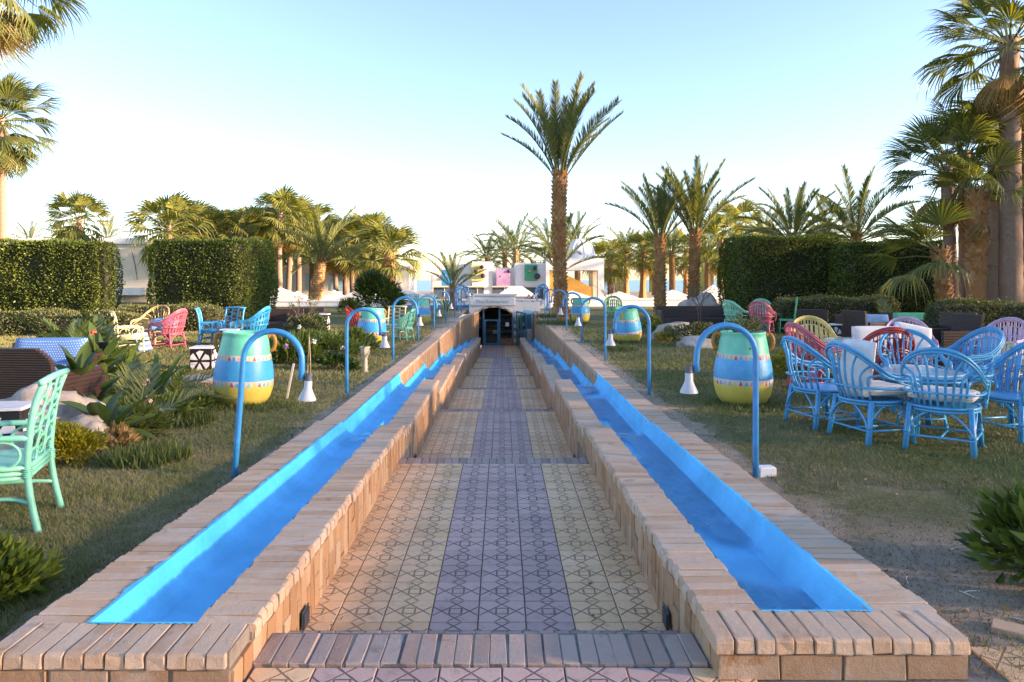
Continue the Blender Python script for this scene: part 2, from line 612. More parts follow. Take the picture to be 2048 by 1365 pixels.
xs = sorted([-x for x in spread(1.80, 70, 110, 2.2)])
ys = [-8 + 0.25 * i for i in range(0, 34)] + spread(0.5, 62, 150, 1.7)[1:]
tag(link_mesh('lawn', grid_mesh('lawn', xs, ys, lawn_z, MT['lawn'])), kind='structure')
xs = spread(1.72, 70, 110, 2.2)
ys = [3.02 + 0.15 * i for i in range(0, 20)] + spread(6.10, 62, 120, 1.6)
tag(link_mesh('lawn', grid_mesh('lawn', xs, ys, lawn_z, MT['lawn'])), kind='structure')
# ground beyond the lawn, and the sea
MT['sand'] = M_plain('sand', (0.36, 0.29, 0.21), 0.95, 0.15, 0.7, 30, 0.3)
mb = MB()
mb.quad((-1.80, 37.5, -0.05), (1.72, 37.5, -0.05), (1.72, 62, -0.05), (-1.80, 62, -0.05))
mb.quad((-400, 62, -0.06), (400, 62, -0.06), (400, 110, -0.2), (-400, 110, -0.2))
mb.quad((-400, 110, -0.2), (400, 110, -0.2), (400, 112, -2.2), (-400, 112, -2.2))
mb.quad((70, -60, -0.06), (400, -60, -0.06), (400, 62, -0.06), (70, 62, -0.06))
mb.quad((-400, -60, -0.06), (-70, -60, -0.06), (-70, 62, -0.06), (-400, 62, -0.06))
mb.quad((-70, -60, -0.06), (70, -60, -0.06), (70, -8, -0.06), (-70, -8, -0.06))
tag(mb.build('sand_ground', MT['sand']), kind='structure')
m = bpy.data.materials.new('sea water')
t, out = nodes_of(m)
P = pos_n(t)
finish(t, out, ramp(t, noise_n(t, 0.02, 3, 0.5, P), [(0.3, (0.03, 0.16, 0.20)), (0.7, (0.05, 0.22, 0.26))]), 0.25, noise_n(t, 0.6, 4, 0.6, P), 0.3, 0.5)
MT['sea'] = m
mb = MB().quad((-4000, 111, -1.6), (4000, 111, -1.6), (4000, 6000, -1.6), (-4000, 6000, -1.6))
tag(mb.build('sea', MT['sea']), kind='structure')

# ------------------------------------------------------------------ tiles
TS = 0.25
def tile_mb(mb, u0, u1, v0, v1, x, y, z, mi=0, rel=True, tilt=0.0):
    """a tile cut to the part u0..u1, v0..v1 of the full square whose corner is (x, y)"""
    g = 0.0035
    x0, x1 = x + u0 * TS + g, x + u1 * TS - g
    y0, y1 = y + v0 * TS + g, y + v1 * TS - g
    c = 0.003
    b = len(mb.v)
    for (i, zz) in ((0, z - 0.02), (0, z - c), (c, z)):
        for (a, d) in ((x0 + i, y0 + i), (x1 - i, y0 + i), (x1 - i, y1 - i), (x0 + i, y1 - i)):
            mb.v.append((a, d, zz))
    for r in range(2):
        for i in range(4):
            j = (i + 1) % 4
            mb.f.append((b + r * 4 + i, b + r * 4 + j, b + r * 4 + 4 + j, b + r * 4 + 4 + i)); mb.m.append(mi)
            mb.uv[len(mb.f) - 1] = [(u0, v0), (u0, v0), (u0, v0), (u0, v0)]
    mb.f.append((b + 8, b + 9, b + 10, b + 11)); mb.m.append(mi)
    mb.uv[len(mb.f) - 1] = [(u0, v0), (u1, v0), (u1, v1), (u0, v1)]

TILE_CACHE = {}
def tile_obj(parent, col, u0, u1, v0, v1, x, y, z):
    k = (col, round(u0, 2), round(u1, 2), round(v0, 2), round(v1, 2))
    if k not in TILE_CACHE:
        mb = MB()
        tile_mb(mb, u0, u1, v0, v1, -TS / 2, -TS / 2, 0)
        TILE_CACHE[k] = mb.mesh('paving_tile', MT['tile_' + col])
    o = link_mesh('paving_tile', TILE_CACHE[k], parent)
    o.location = (x + TS / 2, y + TS / 2, z + random.uniform(-0.0015, 0.0015))
    o.rotation_euler = (random.uniform(-.004, .004), random.uniform(-.004, .004), random.uniform(-.006, .006))
    return o

# front pavement ---------------------------------------------------
pave = MB()
pave.box(-4.5, 5.5, -6, 2.93, -0.25, -0.022)
pave.box(1.8, 5.5, 2.935, 3.12, -0.25, -0.024)
pave_o = tag(pave.build('front_pavement', MT['grout']), kind='structure')
for j in range(5):
    y = 2.925 - TS * (j + 1)
    for i in range(-9, 13):
        x = i * TS
        col = 'p' if -3 <= i < 3 else 'y'
        if x > 1.9 or (y > 2.5 and ((x < -1.0 and y > 2.48) or (0.8 < x < 1.85))): continue
        tile_obj(pave_o, col, 0, 1, 0, 1, x, y, -0.012)
# bits of tile to the right of the wall
for j in range(2):
    for i in range(8, 13):
        tile_obj(pave_o, 'y', 0, 1, 0, 1, i * TS - 0.02, 2.84 - j * TS, -0.012)

# walkway ------------------------------------------------------------
LAND = [(-0.23, 3.46, 7.27), (-0.58, 8.05, 11.97), (-0.87, 12.75, 16.27), (-1.13, 17.0, 20.37),
        (-1.35, 20.95, 23.87), (-1.53, 24.4, 27.04), (-1.68, 27.55, 30.23), (-1.82, 30.7, 37.6)]
PX0, PX1 = LX_IN - 0.04, RX_IN + 0.04
prof = [(2.93, 0.0)]
steps = []          # (y_near, y_far, z) of every brick step tread
def add_steps(y0, y1, z0, z1, border):
    """border row 0.27 deep ending at y0, treads between y0 and y1"""
    steps.append((y0 - border, y0, z0))
    n = max(1, round((z0 - z1) / 0.125))
    for k in range(1, n):
        a = y0 + (y1 - y0) * (k - 1) / (n - 1 if n > 1 else 1)
        b = y0 + (y1 - y0) * k / (n - 1 if n > 1 else 1)
        steps.append((a, b, z0 + (z1 - z0) * k / n))
add_steps(3.20, 3.46, 0.0, -0.23, 0.27)
for (za, ya, yb), (zb, yc, yd) in zip(LAND, LAND[1:]):
    add_steps(yb, yc, za, zb, 0.25)
base = MB()
for (z, a, b) in LAND:
    base.box(PX0, PX1, a, b - 0.25 if z > -1.8 else b, z - 0.3, z - 0.009)
for (a, b, z) in steps:
    base.box(PX0, PX1, a + 0.004, b - 0.006, z - 0.45, z - 0.006)
walk = tag(base.build('walkway', MT['grout']), kind='structure')
cols = [(-5, 'y'), (-4, 'y'), (-3, 'y')]
n_tile = 0
far = MB()
for li, (z, a, b) in enumerate(LAND):
    e = b - 0.25 if z > -1.8 else b
    y = e - TS
    rows = []
    while y > a - TS + 0.02:
        v0 = max(0.0, (a - y) / TS)
        rows.append((y, v0, 1.0))
        y -= TS
    for (y, v0, v1) in sorted(rows):
        x = -0.375 - 3 * TS
        while x < RX_IN:
            u0 = max(0.0, (LX_IN - 0.02 - x) / TS)
            u1 = min(1.0, (RX_IN + 0.02 - x) / TS)
            i = round((x + 0.375) / TS)
            col = 'p' if 0 <= i < 3 else 'y'
            if li == 7: col = 'p' if x < -0.1 else 'y'
            if u1 - u0 > 0.05 and v1 - v0 > 0.04:
                if n_tile < 300 and li < 3:
                    tile_obj(walk, col, u0, u1, v0, v1, x, y, z)
                    n_tile += 1
                else:
                    tile_mb(far, u0, u1, v0, v1, x, y, z + random.uniform(-.0015, .0015), 0 if col == 'y' else 1)
            x += TS
tag(far.build('distant_paving', [MT['tile_y'], MT['tile_p']], walk), kind='stuff')

def brick_mb(L, W, H, r=0.022, bull=True, mb=None, M=None):
    """brick along x (length L), width W along y, height H, bullnosed at the +x end"""
    mb = mb or MB()
    c = 0.004
    if bull:
        pr = [(0.0, 0.0), (L - 0.004, 0.0), (L, 0.006), (L, H - r), (L - r * 0.3, H - r * 0.35), (L - r, H), (c, H), (0.0, H - c)]
    else:
        pr = [(0.0, 0.0), (L, 0.0), (L, H - c), (L - c, H), (c, H), (0.0, H - c)]
    n = len(pr)
    cx, cz = L / 2, H / 2
    v = []
    for (yy, s) in ((0, 1 - c / cx * 0.9), (c, 1), (W - c, 1), (W, 1 - c / cx * 0.9)):
        for (x, z) in pr:
            zz = z if s == 1 or z < H * 0.5 else z - c * 0.8
            v.append((cx + (x - cx) * s, yy, zz))
    f = []
    for k in range(3):
        for i in range(n):
            j = (i + 1) % n
            f.append((k * n + i, k * n + j, (k + 1) * n + j, (k + 1) * n + i))
    f.append(tuple(range(n)))
    f.append(tuple(3 * n + i for i in range(n - 1, -1, -1)))
    f = [tuple(reversed(x)) for x in f]
    return mb.add(v, f, 0, M)

BR = {}
def brick_obj(parent, L, W, H, mat, loc, rz=0.0, bull=True, flip=False, jit=0.004, rx=0.0, ry=0.0):
    k = (round(L, 3), round(W, 3), round(H, 3), mat, bull)
    if k not in BR:
        BR[k] = [brick_mb(L * random.uniform(.985, 1.0), W, H * random.uniform(.98, 1.0), random.uniform(.012, .020), bull).rough(.0028).mesh('brick', MT[mat]) for _ in range(7)]
    o = link_mesh('brick', random.choice(BR[k]), parent)
    o.location = (loc[0] + random.uniform(-jit, jit), loc[1] + random.uniform(-.001, .001), loc[2] + random.uniform(-jit, jit) * 0.45)
    o.rotation_euler = (rx + random.uniform(-.014, .014), ry + random.uniform(-.010, .010), rz + random.uniform(-.012, .012))
    return o

# step bricks: the near steps brick by brick, the far ones joined
nst = 0
sb = MB()
for si, (a, b, z) in enumerate(steps):
    x = PX0 + 0.03
    while x < PX1 - 0.03:
        wd = 0.072 * random.uniform(0.97, 1.03)
        L = b - a - 0.006
        if L < 0.1: break
        if nst < 165 and b < 12.1:
            o = brick_obj(walk, round(L, 2), 0.068, 0.07, 'edge', (x + 0.068, a + 0.003, z - 0.07), PI / 2, True, jit=0.003)
            nst += 1
        else:
            brick_mb(L, 0.068, 0.07, 0.02, True, sb, Matrix.Translation((x + 0.068, a + 0.003, z - 0.07)) @ Matrix.Rotation(PI / 2, 4, 'Z'))
        x += 0.074
tag(sb.build('step_brickwork', MT['edge'], walk), kind='stuff')

# ------------------------------------------------------------------ the two channels
SEC_Y = [7.45, 11.6, 15.6, 20.3, 24.0, 27.2, 30.4, 34.2]
SEC_H = [None, 1.58, 1.81, 2.04, 2.24, 2.42, 2.58, 2.72]

def outer_z(y, side):
    if y < 7.6: return 0.148 - 0.092 * max(0, (y - 3)) / 4.6
    return 0.03 - 0.035 * min(1, (y - 7.6) / 12) - (0.06 if side > 0 else 0.04) * max(0, (y - 12) / 25)

def left_shift(y):
    if y < 22: return 0.0
    if y < 29: return 0.10 * (y - 22) / 7
    return 0.10 + 0.42 * (y - 29) / 8

def channel(side):
    nm = 'left' if side < 0 else 'right'
    root = thing('water_channel', ('blue painted brick water channel descending along the left edge of the tiled walkway' if side < 0 else
                 'blue painted brick water channel with glittering water along the right edge of the tiled walkway'), 'water channel', (0, 0, 0), 0, 'brick water channels beside the walkway')
    if side < 0: xi, xm, xo, xx, y0 = LX_IN, LX_IO, LX_OI, LX_OO, 2.71
    else: xi, xm, xo, xx, y0 = RX_IN, RX_IO, RX_OI, RX_OO, 2.82
    BL = 0.25
    SP = 0.0765
    yb = y0 + BL                    # end row ends, channel starts
    H = 0.062
    zt0 = 0.150
    dz = lambda y: zt0 - 0.085 * max(0, (y - yb)) / 4.4
    far = MB()
    ff = MB()
    ncp = 0
    def coping(xa, xb, y, z, individually, bull_to_path):
        """xa lawn/channel side, xb path side; brick from xa to xb along x"""
        L = abs(xb - xa)
        if bull_to_path:
            # bullnose end faces the path
            rz = 0 if xb > xa else PI
            loc = (xa, y if rz == 0 else y + 0.0665, z - H)
        else:
            rz = 0
            loc = (min(xa, xb), y, z - H)
        if individually:
            brick_obj(root, L, 0.0665, H, 'coping', loc, rz, bull_to_path, jit=0.006)
        else:
            brick_mb(L, 0.0655, H, 0.022, bull_to_path, far, Matrix.Translation(loc) @ Matrix.Rotation(rz + random.uniform(-.006, .006), 4, 'Z'))
    # end row
    x = min(xi, xx) + 0.004
    k = 0
    while x < max(xi, xx) - 0.05:
        brick_obj(root, BL, 0.0705, H, 'coping', (x + 0.0, y0 + BL, zt0 - H), -PI / 2, True, jit=0.003)
        x += SP
        k += 1
    # front face course
    x = min(xi, xx) + 0.012
    fw = abs(xx - xi) - 0.024
    nf = 4
    for i in range(nf):
        wd = fw / nf
        brick_obj(root, round(wd - 0.009, 3), 0.10, 0.098, 'front', (x + i * wd, y0 + 0.018, zt0 - H - 0.104), 0, False, jit=0.002)
    # corner face toward path: return brick
    # inner wall coping and face, section by section
    ya = yb
    for si, ye in enumerate(SEC_Y):
        y = ya
        while y + 0.05 < ye:
            z = dz(y) if si == 0 else CAM_Z - SEC_H[si]
            q = (ye - y)
            if q < 0.30: z -= 0.0 if q > 0.2 else 0.012      # the rounded end of the section
            ind = y < 9.2
            coping(xm, xi, y, z, ind, True)
            y += SP
        # soldier bricks on the path face
        zt = lambda yy: (dz(yy) if si == 0 else CAM_Z - SEC_H[si]) - H - 0.004
        def floor_z(yy):
            zf = 0.0
            if yy < 3.2: return 0.0
            zf = -0.115
            if yy > 3.46: zf = -0.23
            for (zl, a, b) in LAND:
                if yy > a - 0.05: zf = zl
            return zf
        yy = ya if si else y0 + 0.02
        ncol = 0
        while yy < ye - 0.03:
            wv = random.choice((0.108, 0.114, 0.112, 0.074))
            if yy + wv > ye: wv = ye - yy
            top = zt(yy) if yy > yb else zt0 - H - 0.004
            bot = floor_z(yy) - 0.02
            z1 = top
            ncol += 1
            while z1 > bot + 0.02:
                hh = min(0.118 if (z1 == top and ncol % 2) else 0.235, z1 - bot)
                th = random.uniform(0.045, 0.055)
                if yy < 6.6 and hh > 0.05 and wv > 0.03:
                    o = brick_obj(root, round(wv - 0.006, 3), th and 0.05, round(hh - 0.006, 2), 'face', (xi, yy, z1 - hh), PI / 2 if side < 0 else -PI / 2, False, jit=0.003)
                    if side < 0:
                        o.location = (xi + random.uniform(-.002, .003) - 0.012, yy + 0.003, z1 - hh)
                        o.rotation_euler = (0, 0, PI / 2)
                    else:
                        o.location = (xi + random.uniform(-.003, .002) + 0.012, yy + wv - 0.003, z1 - hh)
                        o.rotation_euler = (0, 0, -PI / 2)
                else:
                    off = random.uniform(-.003, .003)
                    xa2, xb2 = (xi - 0.06, xi - 0.012 + off) if side < 0 else (xi + 0.012 + off, xi + 0.06)
                    ff.cbox(xa2, xb2, yy + 0.003, yy + wv - 0.003, z1 - hh + 0.003, z1 - 0.003, 0.003)
                z1 -= hh
            yy += wv
        ya = ye
    # outer coping
    y = yb
    while y < Y_END - 0.1:
        sh = left_shift(y) if side < 0 else 0.0
        z = outer_z(y, side)
        if 7.45 < y < 7.75: z += 0.012 * math.sin((y - 7.45) * 20)
        coping(xx + sh, xo + sh, y, z, y < 7.9, False)
        y += SP
    # brick on the channel side of the outer wall above the paint
    y = 11.9
    si = 0
    ncol2 = 0
    while y < Y_END - 0.1:
        while si < 7 and y > SEC_Y[si] + 0.4: si += 1
        zt = outer_z(y, side) - H - 0.004
        zb = CAM_Z - (SEC_H[si] if SEC_H[si] else 1.5) - 0.02
        if y > 34: zb = -1.82
        sh = left_shift(y) if side < 0 else 0.0
        z1 = zt
        ncol2 += 1
        while z1 > zb:
            hh = 0.118 if (z1 == zt and ncol2 % 2) else 0.235
            off = random.uniform(-.004, .004)
            xa2, xb2 = (xo + sh - 0.05, xo + sh - 0.006 + off) if side < 0 else (xo + 0.006 + off, xo + 0.05)
            ff.cbox(xa2, xb2, y + 0.003, y + 0.108, z1 - hh + 0.003, z1 - 0.003, 0.003)
            z1 -= hh
        y += 0.1115
    tag(far.build('coping_brickwork', MT['coping'], root), kind='stuff')
    tag(ff.build('face_brickwork', MT['face'], root), kind='stuff')
    # mortar core
    c = MB()
    lo, hi = (min(xi, xx) + 0.03, max(xi, xx) - 0.03)
    c.box(lo, hi, y0 + 0.03, yb - 0.002, -0.4, zt0 - 0.006)
    ya = yb
    for si, ye in enumerate(SEC_Y):
        z = (dz(ye) if si == 0 else CAM_Z - SEC_H[si]) - 0.024
        a, b = (xm + 0.008, xi - 0.02) if side < 0 else (xi + 0.02, xm - 0.008)
        if si == 0:
            for q in range(6):
                p, r_ = ya + (ye - ya) * q / 6, ya + (ye - ya) * (q + 1) / 6
                c.box(a, b, p, r_ - 0.012, -2.3, dz(r_) - 0.024)
        else:
            c.box(a, b, ya, ye - 0.012, -2.3, z)
        ya = ye
    y = yb
    while y < Y_END - 0.05:
        y2 = min(y + 0.6, Y_END)
        sh = left_shift(y) if side < 0 else 0.0
        z = min(outer_z(y, side), outer_z(y2, side)) - 0.024
        a, b = (xx + sh + 0.008, xo + sh - 0.012) if side < 0 else (xo + 0.012, xx - 0.008)
        c.box(a, b, y, y2, -2.3, z)
        y = y2
    c.build('mortar_core', MT['mortar'], root)
    # painted lining, one trough per section, with a ragged painted lip
    ln = MB()
    wt = MB()
    ya = yb - 0.004
    n2 = 0
    for si, ye in enumerate(SEC_Y):
        zi = (lambda yy: dz(yy)) if si == 0 else (lambda yy, h=SEC_H[si]: CAM_Z - h)
        fl = (lambda yy, f=zi: f(yy) - 0.165)
        yl = ye + 0.25 if si < 7 else ye
        st = 0.055 if si < 2 else 0.25
        n = int((yl - ya) / st)
        rows = []
        for k in range(n + 1):
            yy = ya + (yl - ya) * k / n
            sh = left_shift(yy) if side < 0 else 0.0
            y_ref = min(yy, ye)
            zin, zf = zi(y_ref), fl(y_ref)
            ztop = outer_z(yy, side) if yy < 12.0 else zin - 0.0
            j1, j2 = random.uniform(-.012, .014), random.uniform(-.006, .008)
            wv = 0.012 * noise.noise((yy * 3, side, 0))
            s = side
            xo2 = xo + sh
            # from the outer lip down across the floor to the inner wall
            if yy < 12.0:
                lip = 0.008 + max(0, j1) + 0.010 * (0.5 + noise.noise((yy * 5, 3 * side, 1)))
                r = [(xo2 + s * lip, ztop + 0.004), (xo2 - s * 0.004, ztop + 0.004)]
            else:
                jj = ztop + j1 * 0.8
                r = [(xo2 - s * 0.002, jj), (xo2 - s * 0.008, jj - 0.002)]
            r += [(xo2 - s * (0.014 + wv), (r[1][1] + zf) / 2 + 0.02), (xo2 - s * (0.045 + wv), zf + 0.045), (xo2 - s * 0.10, zf),
                  ((xo2 + xm) / 2, zf - 0.006), (xm + s * 0.04, zf), (xm + s * 0.010, zf + 0.05), (xm + s * 0.006, zin - 0.012 + j2)]
            rows.append([(p[0], yy, p[1]) for p in r])
        b = len(ln.v)
        m_ = len(rows[0])
        for r in rows: ln.v.extend(r)
        for k in range(n):
            for i in range(m_ - 1):
                q = (b + k * m_ + i, b + k * m_ + i + 1, b + (k + 1) * m_ + i + 1, b + (k + 1) * m_ + i)
                ln.f.append(q if side < 0 else tuple(reversed(q))); ln.m.append(0)
        # end plate toward the camera (first section) and the drop at each section's end
        if si == 0:
            f0 = rows[0]
            ln.f.append(tuple(b + i for i in range(1, m_))); ln.m.append(0)
            e = 0.006
            mnx, mxx = min(xm, xo), max(xm, xo)
            K = 26
            for k in range(K):
                xa2, xb2 = mnx + (mxx - mnx) * k / K, mnx + (mxx - mnx) * (k + 1) / K
                ln.quad((xa2, yb - 0.004 - random.uniform(0.002, .014), zt0 + .003), (xb2, yb - 0.004 - random.uniform(0.002, .014), zt0 + .003), (xb2, yb + .003, zt0 + .002), (xa2, yb + .003, zt0 + .002))
                ln.quad((xa2, yb + .003, zt0 + .002), (xb2, yb + .003, zt0 + .002), (xb2, yb + .003, zt0 - .21), (xa2, yb + .003, zt0 - .21))
        if si < 7:
            zf, zn = fl(ye), CAM_Z - SEC_H[si + 1] - 0.165
            xa2, xb2 = min(xm, xo) - 0.01 + (left_shift(yl) if side < 0 else 0), max(xm, xo) + 0.01 + (left_shift(yl) if side < 0 else 0)
            ln.quad((xa2, yl, zf), (xb2, yl, zf), (xb2, yl + 0.02, zn - 0.02), (xa2, yl + 0.02, zn - 0.02))
        # water sheet
        zw = 0.028
        nn = 24 if si < 2 else 6
        for k in range(nn):
            p, q = ya + 0.004 + (yl - ya - 0.004) * k / nn, ya + 0.004 + (yl - ya - 0.004) * (k + 1) / nn
            s1, s2 = (left_shift(p), left_shift(q)) if side < 0 else (0, 0)
            zp, zq = fl(min(p, ye)) + zw, fl(min(q, ye)) + zw
            A = [(xo - side * 0.05 + s1, p, zp), (xm + side * 0.02, p, zp), (xm + side * 0.02, q, zq), (xo - side * 0.05 + s2, q, zq)]
            wt.quad(*(A if side < 0 else A[::-1]))
        ya = yl
    ln.build('channel_lining', MT['blue'], root, smooth=False)
    wt.build('water', MT['water%d' % side], root, smooth=True)
    # small step lights (dark louvred plates) low on the path face
    for yy, zz in ((3.62, -0.20), (8.3, -0.55), (12.95, -0.84)):
        p = MB()
        xq = xi + (0.002 if side < 0 else -0.002)
        sgn = -side
        for q in range(5):
            zq = zz + 0.016 * q
            p.box(min(xq, xq + sgn * 0.012), max(xq, xq + sgn * 0.012), yy, yy + 0.10, zq, zq + 0.011)
        p.box(min(xq, xq + sgn * 0.005), max(xq, xq + sgn * 0.005), yy - 0.01, yy + 0.11, zz - 0.01, zz + 0.09)
        p.build('step_light', MT['vent'], root)
    return root

MT['vent'] = M_plain('vent metal', (0.05, 0.06, 0.075), 0.45, 0.2)
channel(-1)
channel(1)

# ================================================================== BUILDINGS AND WALLS
MT['white'] = M_plain('white render', (0.80, 0.77, 0.73), 0.85, 0.05, 1.2, 30, 0.2, dirt=((0.5, 0.46, 0.42), 0.35))
MT['cream'] = M_plain('cream render', (0.70, 0.60, 0.46), 0.85, 0.06, 1.2, 30, 0.2)
MT['teal'] = M_plain('teal paint', (0.02, 0.17, 0.26), 0.4, 0.12)
MT['dark'] = M_plain('dark interior', (0.025, 0.02, 0.02), 0.7, 0.2)
MT['wood'] = M_plain('brown wood', (0.16, 0.05, 0.022), 0.5, 0.25, 4)
MT['skyblue'] = M_plain('sky blue paint', (0.30, 0.62, 0.78), 0.6, 0.1)
MT['p_blue'] = M_plain('blue panel', (0.01, 0.25, 0.50), 0.55, 0.08)
MT['p_yellow'] = M_plain('yellow panel', (0.66, 0.58, 0.22), 0.55, 0.08)
MT['p_pink'] = M_plain('pink panel', (0.62, 0.33, 0.50), 0.55, 0.08)
MT['p_green'] = M_plain('green panel', (0.02, 0.34, 0.17), 0.55, 0.08)
MT['hold'] = M_plain('dark hold', (0.09, 0.045, 0.06), 0.7, 0.2)
MT['hold2'] = M_plain('pale hold', (0.5, 0.32, 0.32), 0.7, 0.2)
MT['orange'] = M_plain('orange render', (0.80, 0.38, 0.08), 0.8, 0.06)
MT['stone_w'] = M_plain('pale stone', (0.55, 0.47, 0.36), 0.85, 0.15, 5)
MT['stone_b'] = M_plain('brown stone', (0.26, 0.14, 0.08), 0.85, 0.2, 5)
MT['shade'] = M_plain('dark opening', (0.10, 0.11, 0.12), 0.6, 0.15)
MT['letter'] = M_plain('blue lettering', (0.10, 0.42, 0.60), 0.6, 0.06)
MT['letter_w'] = M_plain('grey lettering', (0.42, 0.50, 0.50), 0.6, 0.06)

def text_obj(s, size, mat, parent, loc, rot=(PI / 2, 0, 0), ext=0.01, sx=1.0):
    cu = bpy.data.curves.new('lettering', 'FONT')
    cu.body = s
    cu.size = size
    cu.extrude = ext
    cu.align_x = 'CENTER'
    cu.align_y = 'CENTER'
    tmp = bpy.data.objects.new('lettering', cu)
    COL.objects.link(tmp)
    dg = bpy.context.evaluated_depsgraph_get()
    me = bpy.data.meshes.new_from_object(tmp.evaluated_get(dg))
    bpy.data.objects.remove(tmp)
    me.materials.clear()
    me.materials.append(mat)
    o = link_mesh('lettering', me, parent)
    o.location = loc
    o.rotation_euler = rot
    o.scale = (sx, 1, 1)
    return o

# ---- restaurant entrance with the arch --------------------------------
AY = 37.0                     # face of the facade
AZ0 = -1.82
ent = thing('restaurant_entrance', 'pale restaurant entrance with stone arch and teal glass door ending the walkway', 'entrance', (0, 0, 0))
ax0, ax1 = gx(949, AY), gx(1028, AY)
acx, ahw = (ax0 + ax1) / 2, (ax1 - ax0) / 2
spring, rise = AZ0 + 1.30, 0.66
fx0, fx1, ftop = gx(938, AY), gx(1031, AY), gz(592, AY)
def arch_z(x):
    q = max(0.0, 1 - ((x - acx) / ahw) ** 2)
    return spring + rise * math.sqrt(q)
w_ = MB()
w_.box(fx0, ax0, AY, AY + 0.35, AZ0 - 0.3, ftop)
w_.box(ax1, fx1, AY, AY + 0.35, AZ0 - 0.3, ftop)
K = 24
for k in range(K):
    a, b = ax0 + (ax1 - ax0) * k / K, ax0 + (ax1 - ax0) * (k + 1) / K
    za, zb = arch_z(a), arch_z(b)
    w_.quad((a, AY, za), (b, AY, zb), (b, AY, ftop), (a, AY, ftop))
    w_.quad((a, AY, za), (a, AY + 0.35, za), (b, AY + 0.35, zb), (b, AY, zb))
w_.quad((ax0, AY, ftop), (ax1, AY, ftop), (ax1, AY + .35, ftop), (ax0, AY + .35, ftop))
w_.box(fx1 + .003, RX_OO + .1, AY + .02, AY + 0.35, AZ0 - .3, gz(604, AY))
w_.build('wall', MT['white'], ent)
cz = MB().cbox(fx0 - 0.05, fx1 + 0.10, AY - 0.10, AY + 0.45, ftop + 0.003, ftop + 0.10, 0.02)
cz.build('cornice', MT['white'], ent)
# arch stones, alternately brown and pale
K = 15
for k in range(K):
    a0, a1 = PI * k / K, PI * (k + 0.94) / K
    m_ = MB()
    ro = 1.09 if k % 2 else 1.045
    P_ = []
    for (rr, aa) in ((1.0, a0), (1.0, (a0 + a1) / 2), (1.0, a1), (ro, a1), (ro, (a0 + a1) / 2), (ro, a0)):
        P_.append((acx - ahw * rr * math.cos(aa), spring + (rise + ahw * (rr - 1)) * math.sin(aa) * (1.0 if rr == 1 else 1.04)))
    v = [(x, AY - 0.05, z) for x, z in P_] + [(x, AY + 0.10, z) for x, z in P_]
    f = [(5, 4, 3, 2, 1, 0)] + [(i, (i + 1) % 6, 6 + (i + 1) % 6, 6 + i) for i in range(6)]
    m_.add(v, f)
    m_.build('arch_stone', MT['stone_b' if k % 2 == 0 else 'stone_w'], ent)
for k in range(7):
    for sx_, q in ((ax0 - 0.09, 0), (ax1 - 0.0, 1)):
        z = AZ0 + k * 0.185
        m_ = MB().cbox(sx_ + 0.002, sx_ + 0.088 + (0.03 if k % 2 else 0) * (1 if q else 0), AY - 0.05, AY - 0.002, z + 0.004, z + 0.181, 0.008)
        m_.build('arch_stone', MT['stone_b' if k % 2 == 0 else 'stone_w'], ent)
# sign board
sb_ = MB().cbox(gx(940, AY), gx(1029, AY), AY - 0.09, AY - 0.004, gz(611, AY), gz(596, AY), 0.012)
sgn = sb_.build('sign_board', MT['white'], ent)
text_obj('The Restaurant', 0.27, MT['letter_w'], sgn, ((gx(940, AY) + gx(1029, AY)) / 2, AY - 0.096, (gz(611, AY) + gz(596, AY)) / 2), ext=0.008)
# teal door frames in the arch
fr = MB()
dy = AY + 0.22
def bar(mb, x0, x1, z0, z1, y0=dy, th=0.07):
    mb.box(x0, x1, y0, y0 + th, z0, z1)
dxs = [ax0 + 0.02, gx(967, AY), gx(999, AY), ax1 - 0.02]
for x in dxs[:]:
    q = min(max(x, ax0 + 0.05), ax1 - 0.06)
    bar(fr, q - 0.045, q + 0.045, AZ0, arch_z(q) - 0.01)
bar(fr, dxs[1], dxs[2], AZ0 + 1.25, AZ0 + 1.33, dy + 0.005)
bar(fr, dxs[1], dxs[2], AZ0, AZ0 + 0.12, dy + 0.005)
bar(fr, dxs[1] + .04, dxs[1] + 0.12, AZ0 + .12, AZ0 + 1.25, dy + 0.008)
bar(fr, dxs[2] - 0.12, dxs[2] - .04, AZ0 + .12, AZ0 + 1.25, dy + 0.008)
dfr = fr.build('door_frame', MT['teal'], ent)
pn = MB()
pn.box(dxs[1] + .12, dxs[2] - .12, dy + .02, dy + .026, AZ0 + .12, AZ0 + 1.25)
pn.build('door_glass', MT['glass'], dfr)
pn = MB()
pn.box(dxs[2] + .045, ax1 - .065, dy + .02, dy + .026, AZ0 + .4, AZ0 + 1.62)
pn.build('side_window', MT['glass'], dfr)
pl = MB().box(dxs[2] + .045, ax1 - .005, dy - 0.02, dy + .09, AZ0, AZ0 + .36)
pl.build('parapet', MT['stone_b'], ent)
nb = MB().box(gx(1011, AY), gx(1018, AY), dy + .008, dy + .014, AZ0 + .98, AZ0 + 1.18)
nb.build('notice', MT['white'], dfr)
